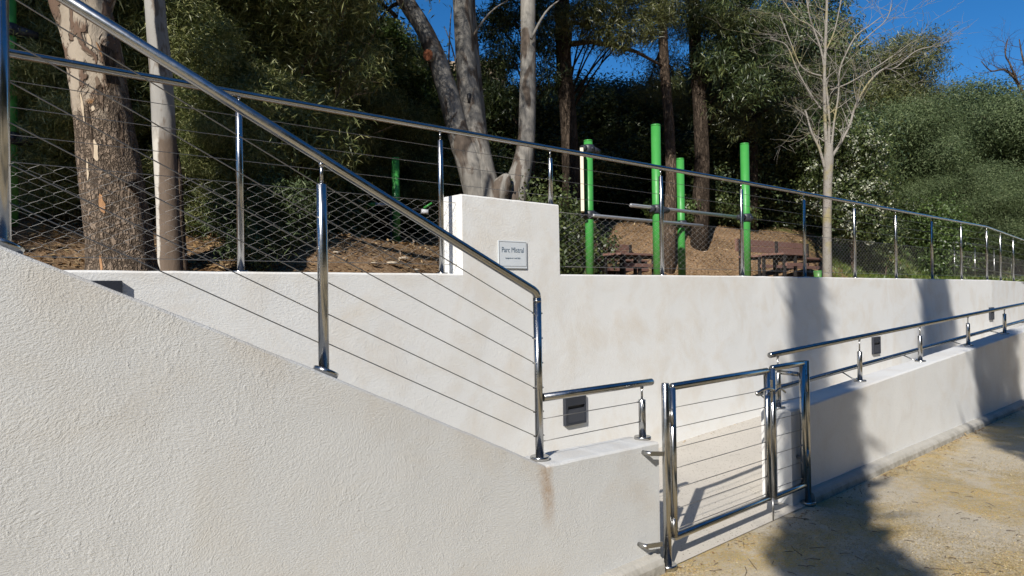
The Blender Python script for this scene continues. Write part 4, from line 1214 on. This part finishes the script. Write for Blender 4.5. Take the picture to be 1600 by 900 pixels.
# --- bare tree
def bare(name, label, px, d, spec, seed, bark, twigs=1.0, base_w=17, topz=None):
    rdd = random.Random(seed)
    X, Y = at(px, d); Z = zground(X, Y) - 0.15
    g = thing(name, (X, Y, Z), label, 'tree')
    mb = MB()
    tw = MB()
    def grow(p, dirv, L_, r, depth):
        n = 4; pts = [p]; dv = dirv.normalized()
        for i in range(n):
            dv = (dv + Vector((rdd.gauss(0, .16), rdd.gauss(0, .16), rdd.gauss(0.04, .12)))).normalized()
            pts.append(pts[-1] + dv * L_ / n)
        tw.tube(pts, [r * (1 - 0.18 * i) for i in range(n + 1)], 4 if depth < 2 else 5, caps=False)
        if depth > 0:
            for k_ in range(rdd.randint(1, 4)):
                i = rdd.randint(1, n)
                nd = (dv + Vector((rdd.gauss(0, .7), rdd.gauss(0, .7), rdd.gauss(0.1, .5)))).normalized()
                grow(pts[i], nd, L_ * rdd.uniform(0.5, 0.8), max(0.0025, r * 0.5), depth - 1)
    for si, sp in enumerate(spec):
        P_, R_ = limb(mb, [(q[0], q[1], q[2] * (1 if si == 0 else 0.66)) for q in sp], d, 12 if si == 0 else 8, rough=0.05)
        if si == 0: continue
        step = 5
        for i in range(step, len(P_), step):
            for q in range(2):
                if rdd.random() < 0.85 * twigs:
                    a = (P_[i] - P_[i - 1]).normalized()
                    nd = (a * 0.8 + Vector((rdd.gauss(0, .6), rdd.gauss(0, .6), rdd.gauss(0.15, .4)))).normalized()
                    grow(P_[i], nd, rdd.uniform(0.35, 0.9), max(0.004, R_[i] * 0.4), 2)
    mk('trunk', mb, M[bark], g)
    mk('twigs', tw, M[bark], g, kind='stuff')
    return g
bare('bare_tree', 'leafless pale tree with spreading branches right of the green posts', 1295, 13.0, [
    [(1293, 450, 15), (1293, 420, 14), (1294, 350, 13), (1296, 290, 13), (1298, 250, 15), (1299, 225, 12)],
    [(1298, 250, 10), (1294, 200, 8), (1294, 120, 7.5), (1297, 60, 7), (1300, 0, 6), (1302, -80, 5), (1306, -180, 3)],
    [(1299, 230, 8), (1300, 180, 6), (1296, 130, 5), (1290, 80, 5), (1274, 30, 4), (1266, -20, 3), (1260, -80, 2)],
    [(1303, 245, 8), (1318, 222, 6), (1332, 195, 6), (1342, 165, 5.5), (1362, 130, 4.5), (1385, 108, 4), (1405, 105, 3), (1440, 78, 2.5), (1480, 70, 1.5)],
    [(1336, 182, 4), (1344, 160, 3), (1350, 132, 2)],
    [(1292, 262, 7), (1284, 232, 6), (1272, 205, 5), (1264, 175, 4), (1262, 172, 2)],
    [(1288, 170, 4), (1268, 140, 3.5), (1250, 105, 3), (1235, 70, 2.5), (1210, 60, 1.5)],
    [(1290, 118, 4), (1270, 112, 3.5), (1255, 98, 3), (1240, 60, 2.5), (1225, 20, 2)],
    [(1303, 230, 6), (1308, 190, 5), (1315, 150, 4), (1318, 110, 4), (1330, 80, 3.5), (1345, 55, 3), (1365, 40, 2.5), (1385, 25, 1.5)],
    [(1303, 140, 4), (1330, 130, 3), (1365, 110, 2.5), (1400, 88, 2), (1430, 66, 1.5)],
    [(1296, 80, 4), (1310, 50, 3), (1320, 10, 2.5), (1330, -40, 2)],
    [(1293, 60, 3.5), (1275, 40, 3), (1250, 25, 2.5), (1225, -10, 2)],
    [(1345, 72, 3), (1370, 50, 2.5), (1392, 30, 2), (1402, 5, 1.5)],
], 71, 'bark_plane', 0.85)
bare('bare_tree', 'dark leafless tree top at the far right edge against the sky', 1620, 24, [
    [(1640, 430, 22), (1638, 300, 20), (1630, 200, 16), (1615, 160, 12)],
    [(1630, 190, 10), (1605, 145, 7), (1590, 120, 6), (1575, 108, 5), (1555, 110, 3), (1540, 95, 2)],
    [(1600, 138, 6), (1585, 100, 4), (1578, 85, 3), (1582, 60, 2)],
    [(1615, 160, 8), (1615, 120, 5), (1605, 90, 4), (1600, 60, 2)],
], 72, 'bark_brown', 1.0)

bare('dry_shrub', 'thin dry brown branches standing in the thicket beside the stair railing', 470, 8.8, [
    [(470, 420, 5), (465, 300, 4.5), (458, 200, 4), (450, 120, 3)],
    [(460, 230, 4), (440, 150, 3.5), (420, 90, 3), (400, 30, 2)],
    [(458, 200, 4), (475, 120, 3), (492, 60, 2.5), (500, 0, 2)],
    [(463, 280, 4), (500, 210, 3), (530, 150, 2.5), (540, 100, 1.5)],
    [(425, 88, 6), (445, 60, 5), (468, 35, 4), (490, 15, 3), (540, -10, 2)],
    [(466, 320, 4), (430, 250, 3), (405, 190, 2.5), (385, 120, 1.5)],
], 73, 'bark_brown', 1.0)
# --- pines behind at right
pine_bl = lambda seed, n, Rr, z0, z1: [(random.Random(seed * 100 + i).uniform(-1, 1) * Rr * (1.05 - 0.5 * i / n), random.Random(seed * 77 + i).uniform(-1, 1) * Rr * (1.05 - 0.5 * i / n), z0 + (z1 - z0) * i / n, 1.5, 1.5, 0.75) for i in range(n)]
P1 = tree('pine_tree', 'tall pine just behind the bare tree branches against the sky', 'tree', 'pines on the skyline', place(1385, 34, z=3.4), 11, 0.28,
          pine_bl(3, 30, 2.8, 3.0, 10.6), 'leaf_pine', 'bark_brown', 81, 3800, 16, 0.26, 0.28, 0.035, droop=-0.3)
P1.scale = (.95, .95, .93)
copy_thing(P1, place(1448, 38, z=3.0), 2.1, .92, label='pine to the right of the tall pine on the skyline')
copy_thing(P1, place(1345, 40, z=2.0), 3.6, 0.8, label='lower pine half hidden by the bare tree trunk')
copy_thing(P1, place(1500, 42, z=2.6), 1.0, 0.6, label='small pine behind the grey green oaks at right')

# --- grey green oaks and olives mass at right
ok = 'rounded grey green tree'
GO = 'grey green trees of the right grove'
O1 = tree('holm_oak', where(ok, 1400, 22), 'tree', GO, place(1400, 22), 6.0, 0.2,
          rblobs(rd, 15, 2.7, 1.9, 5.6, 0.7, 1.15, 0.65), 'leaf_olive', 'bark_brown', 91, 8500, 15, 0.22, 0.10, 0.03, droop=0.1, shell=0.86)
O2 = tree('holm_oak', where(ok, 1500, 25.5), 'tree', GO, place(1500, 25.5), 6.6, 0.2,
          rblobs(rd, 14, 3.0, 2.0, 6.0, 0.75, 1.2, 0.65), 'leaf_olive', 'bark_brown', 92, 8500, 15, 0.25, 0.10, 0.03, droop=0.1, shell=0.86)
O1.scale = (.9, .9, .78); O2.scale = (1, 1, .88)
for (px, d, s_, src, hz) in [(1550, 27, 1.2, 1, 1.05), (1605, 24, 1.05, 2, .92), (1440, 26, 0.85, 1, .9), (1660, 26, 1.0, 1, .9), (1350, 25, 0.8, 2, .75), (1525, 21.5, 0.62, 2, .9), (1590, 20.5, 0.6, 1, .9), (1455, 21, 0.55, 1, .9)]:
    copy_thing(O1 if src == 1 else O2, place(px, d), rd.uniform(0, 6.28), (s_, s_, s_ * hz), label=where(ok, px, d))

# --- white flowering bush
X, Y, Z = place(1332, 16.5)
fb = tree('flowering_bush', 'bush covered in white blossom clusters behind the bare tree', 'bush', None, (X, Y, Z), 2.6, 0.05,
          rblobs(random.Random(5), 16, 0.62, 1.2, 3.2, 0.4, 0.6), 'leaf_mid', 'bark_brown', 95, 1700, 14, 0.14, 0.09, 0.045, droop=0.1)
rng = np.random.default_rng(5)
cl = blob_points(rng, rblobs(random.Random(5), 16, 0.62, 1.2, 3.2, 0.42, 0.64), 430, 0.93)
V = leaves(rng, cl, 0.045, 16, 0.055, 0.045, droop=-0.3)
o = npmesh('blossom', V, 4, M['flower'], None, kind='stuff'); o.parent = fb
# --- low plants
def bushlet(name, label, px, d, h, mat, seed, L=0.07, Wd=0.035, K=500, grp=None, wide=0.5, nper=12, z=None):
    return tree(name, label, 'shrub', grp, place(px, d, 0.05, z), h, 0.02, rblobs(random.Random(seed), 9, wide, 0.1, h, h * 0.22, h * 0.38), mat, 'bark_brown', seed, K, nper, h * 0.09, L, Wd, droop=0.1)
bushlet('juniper_shrub', 'low feathery grey green shrub behind the net left of the stair post', 425, 7.2, 0.75, 'leaf_olive', 101, 0.07, 0.012, 800, None, 0.75)
bushlet('leafy_shrub', 'small leafy shrub on the bank left of the picnic benches', 866, 10.6, 1.4, 'leaf_mid', 102, 0.06, 0.04, 420, None, 0.3)
bushlet('leafy_shrub', 'round low green shrub on the bank right of the bare tree', 1385, 17, 0.95, 'leaf_mid', 103, 0.08, 0.04, 700, None, 0.9)
bushlet('leafy_shrub', 'ivy clump at the foot of the shaded exercise machine', 675, 12.6, 1.2, 'leaf_ivy', 104, 0.07, 0.055, 600, None, 0.8)
bushlet('leafy_shrub', 'dark ground ivy behind the right foot of the triple trunk', 880, 12, 1.1, 'leaf_mid', 105, 0.07, 0.05, 500, None, 0.9)
bushlet('leafy_shrub', 'bright leafy shrub behind the second post of the guardrail', 500, 9.8, 1.1, 'leaf_mid', 106, 0.07, 0.045, 600, None, 0.6)
bushlet('leafy_shrub', 'sparse green shrub behind the right green post', 1130, 17.6, 0.9, 'leaf_mid', 107, 0.07, 0.05, 450, None, 1.0)
bushlet('leafy_shrub', 'green shrub with light tips under the slim trunk', 1060, 16.2, 0.7, 'leaf_ivy', 108, 0.06, 0.04, 350, None, 0.9)
bushlet('leafy_shrub', 'yellow green shrub at the foot of the far railing', 1470, 19.5, 1.9, 'leaf_ivy', 109, 0.08, 0.04, 600, None, 0.8)

# --- leaf litter, grass, stones on the bank
rng = np.random.default_rng(9)
def scatter(n, fx, mat, L, Wd, name, flat=True, rngs=rng, up_=0.0):
    P_ = fx(n)
    base = np.array(P_)
    d = rngs.normal(0, 1, base.shape); d[:, 2] = d[:, 2] * 0.25 + up_; d /= np.linalg.norm(d, axis=1, keepdims=True)
    s_ = np.cross(d, rngs.normal(0, .4, d.shape) + np.array([0, 0, 1 if up_ == 0 else 0])); s_ /= np.linalg.norm(s_, axis=1, keepdims=True)
    l = L * rngs.uniform(0.5, 1.5, (len(d), 1)); w = Wd * rngs.uniform(0.5, 1.4, (len(d), 1))
    V = np.stack([base, base + d * l * .5 + s_ * w * .5, base + d * l, base + d * l * .5 - s_ * w * .5], axis=1).reshape(-1, 3)
    return npmesh(name, V, 4, M[mat], None, kind='stuff')
def bankpts(n):
    out = []
    while len(out) < n:
        px = rng.uniform(0, 1330); d = rng.uniform(13, 19) if px > 900 else rng.uniform(5.2, 14) if px > 500 else rng.uniform(4.6, 9)
        x, y = at(px, d)
        if y < 4.5 or mnoise.noise(Vector((x, y, 2))) < rng.uniform(-.6, .5): continue
        out.append((x, y, zground(x, y) + 0.012))
    return out
o = scatter(24000, bankpts, 'litter', 0.06, 0.026, 'leaf_litter')
tag(o, 'dry brown leaf litter lying on the earth bank', 'leaf litter')
def grasspts(n):
    out = []
    while len(out) < n:
        px = rng.uniform(1300, 1600); d = rng.uniform(15, 26)
        x, y = at(px, d)
        if y < 4.6 or mnoise.noise(Vector((x * .6, y * .6, 2))) < rng.uniform(-.4, .3): continue
        out.append((x, y, zground(x, y)))
    return out
o = scatter(16000, grasspts, 'grass', 0.16, 0.02, 'grass', up_=1.2)
tag(o, 'short bright green grass on the bank at right', 'grass')
srd = random.Random(4)
for i, (px, py, d) in enumerate([(640, 398, 8.0), (651, 393, 8.4), (537, 417, 7.2), (585, 405, 7.6), (613, 397, 8), (632, 380, 8.6), (1130, 391, 11.5), (1100, 400, 11), (527, 405, 7.6), (700, 395, 9)]):
    x, y = at(px, d); z = zground(x, y)
    mb = MB(); n = 8
    r0 = srd.uniform(0.03, 0.06)
    V = []
    for k_ in range(4):
        a0 = [0.5, 1.0, 0.8, 0.35][k_]; h = [-0.3, 0.05, 0.4, 0.55][k_] * r0
        for j in range(n):
            a = 6.283 * j / n
            V.append((x + math.cos(a) * r0 * a0 * 1.5 * srd.uniform(.8, 1.15), y + math.sin(a) * r0 * a0 * srd.uniform(.8, 1.15), z + 0.02 + h))
    mb.add(V, [(a * n + j, a * n + (j + 1) % n, (a + 1) * n + (j + 1) % n, (a + 1) * n + j) for a in range(3) for j in range(n)] + [tuple(3 * n + j for j in range(n)), tuple(reversed(range(n)))])
    tag(mk('stone', mb, M['stone']), ['pale stone beside the shaded green post, nearer one', 'pale stone right of the shaded green post', 'flat pale stone left of the stair post foot', 'pale stone between stair post and shaded green post', 'pale stone just left of the shaded green post', 'pale stone highest beside the shaded green post', 'pale stone on the bank beside the last green post', 'pale stone on the bank between two green posts', 'small pale stone above the flat one near the stair post', 'pale stone in the shade next to the plaque block'][i], 'stone', 'pale stones on the bank')

# --- debris on the forecourt
def courtpts(n):
    out = []
    while len(out) < n:
        px = rng.uniform(1000, 1640); py = rng.uniform(600, 930)
        hy = 457 - 0.015 * (px - 800); d = EYE * F / (py - hy)
        x, y = at(px, d)
        if y > 2.40: continue
        if mnoise.noise(Vector((x * .9 + 3, y * .9, 7))) < rng.uniform(-.55, .45): continue
        out.append((x, y, 0.003 + rng.uniform(0, .004)))
    return out
o = scatter(26000, courtpts, 'grit', 0.010, 0.005, 'seed_husks')
tag(o, 'yellowish seed husks strewn over the concrete forecourt', 'husks')
def kerbpts(n):
    out = []
    while len(out) < n:
        x = rng.uniform(3.0, 13); 
        if mnoise.noise(Vector((x * 1.3, 4, 4))) < rng.uniform(-.4, .4): continue
        out.append((x, 2.405 - abs(rng.normal(0, 0.05)), 0.006) if rng.random() < .8 or x < 3.5 or x > 8 else (x, 4.08 - abs(rng.normal(0, .03)), rampz(x) + 0.066))
    return out
o = scatter(420, kerbpts, 'litter', 0.03, 0.013, 'fallen_leaves')
tag(o, 'small dead leaves gathered along the foot of the kerb and wall', 'leaves')
mb = MB(); trd = random.Random(8)
for i in range(150):
    px = trd.uniform(1050, 1600); py = trd.uniform(640, 900)
    d = EYE * F / (py - 457 + 0.015 * (px - 800)); x, y = at(px, d)
    if y > 2.4: continue
    a = trd.uniform(0, 6.28); L_ = trd.uniform(0.015, 0.07) if i > 14 else trd.uniform(0.08, 0.2)
    q = Vector((x, y, 0.006)); e = q + Vector((math.cos(a), math.sin(a), 0)) * L_
    mid = q.lerp(e, 0.5) + Vector((trd.uniform(-.1, .1) * L_, trd.uniform(-.1, .1) * L_, 0.003))
    mb.tube([q, mid, e], [0.0018, 0.0016, 0.001], 4)
tag(mk('twig_litter', mb, M['twig'], kind='stuff'), 'thin dark twigs scattered on the forecourt ground', 'twigs')

# ------------------------------------------------------------------ unseen trees: cypresses cast the shadows in view; the others are added
def cypress(loc, H, wfun, seed, label, n=520):
    rdd = random.Random(seed); rng = np.random.default_rng(seed)
    g = thing('cypress_tree', loc, label, 'tree')
    mb = MB().tube([(loc[0], loc[1], -0.1), (loc[0], loc[1], H * 0.55), (loc[0], loc[1], H * 0.96)], [0.10, 0.07, 0.015], 12)
    mk('trunk', mb, M['bark_brown'], g)
    cl = []
    for i in range(n):
        z = 0.5 + (H - 0.5) * (i / n)
        w = wfun(z)
        for q in range(5):
            a = rdd.uniform(0, 6.283); r = w * math.sqrt(rdd.random()) * (1 + 0.22 * math.sin(z * 4.1 + seed))
            cl.append((loc[0] + r * math.cos(a), loc[1] + r * math.sin(a), z))
    V = leaves(rng, np.array(cl), 0.03, 9, 0.24, 0.04, droop=-1.6)
    c2 = np.array(cl)[rng.choice(len(cl), 260)]
    V = np.concatenate([V, leaves(rng, c2, 0.04, 3, 0.46, 0.05, droop=-1.1)])
    npmesh('crown', V, 4, M['leaf_dark'], g, kind='stuff')
cypress((-2.0, -1.37, 0), 10.8, lambda z: 0.30 * max(0.0, 1 - max(0, z - 4.2) / 6.7) ** 0.95 + 0.015, 3, 'slender dark cypress standing behind the photographer')
cypress((1.0, -2.25, 0), 12.6, lambda z: 0.43 if z < 9 else 0.43 * max(0.05, 1 - (z - 9) / 3.7), 4, 'broader dark cypress standing right behind the photographer')
HR = [(-30, -4), (-28, -11), (-24, -18), (-17, -22), (-10, -24), (-3, -25), (4, -24), (11, -23), (18, -22), (25, -21), (32, -20), (39, -19), (47, -17), (56, -15)]  # unseen tree row, added so the steel mirrors a dark skyline
for i, (x, y) in enumerate(HR):
    q = 1.9 if i < 5 else 2.6
    copy_thing(T_d if i % 2 else T_d2, (x, y, -0.1), i * 1.1, (q, q, q * 1.05), label=['first', 'second', 'third', 'fourth', 'fifth', 'sixth', 'seventh', 'eighth', 'ninth', 'tenth', 'eleventh', 'twelfth', 'thirteenth', 'fourteenth'][i] + ' dark evergreen from the left in the unseen row added behind the photographer for dark reflections', group='unseen evergreens added to darken the steel reflections')
r_ = copy_thing(T_w, (-2.7, 5.9, 1.6), 0.7, 0.95, label='unseen narrow leaved tree added beyond the left edge to shade the green post', group=GW)  # unseen tree added up-sun to keep the far left post in shade
r_.scale = (0.6, 0.6, 1.7)
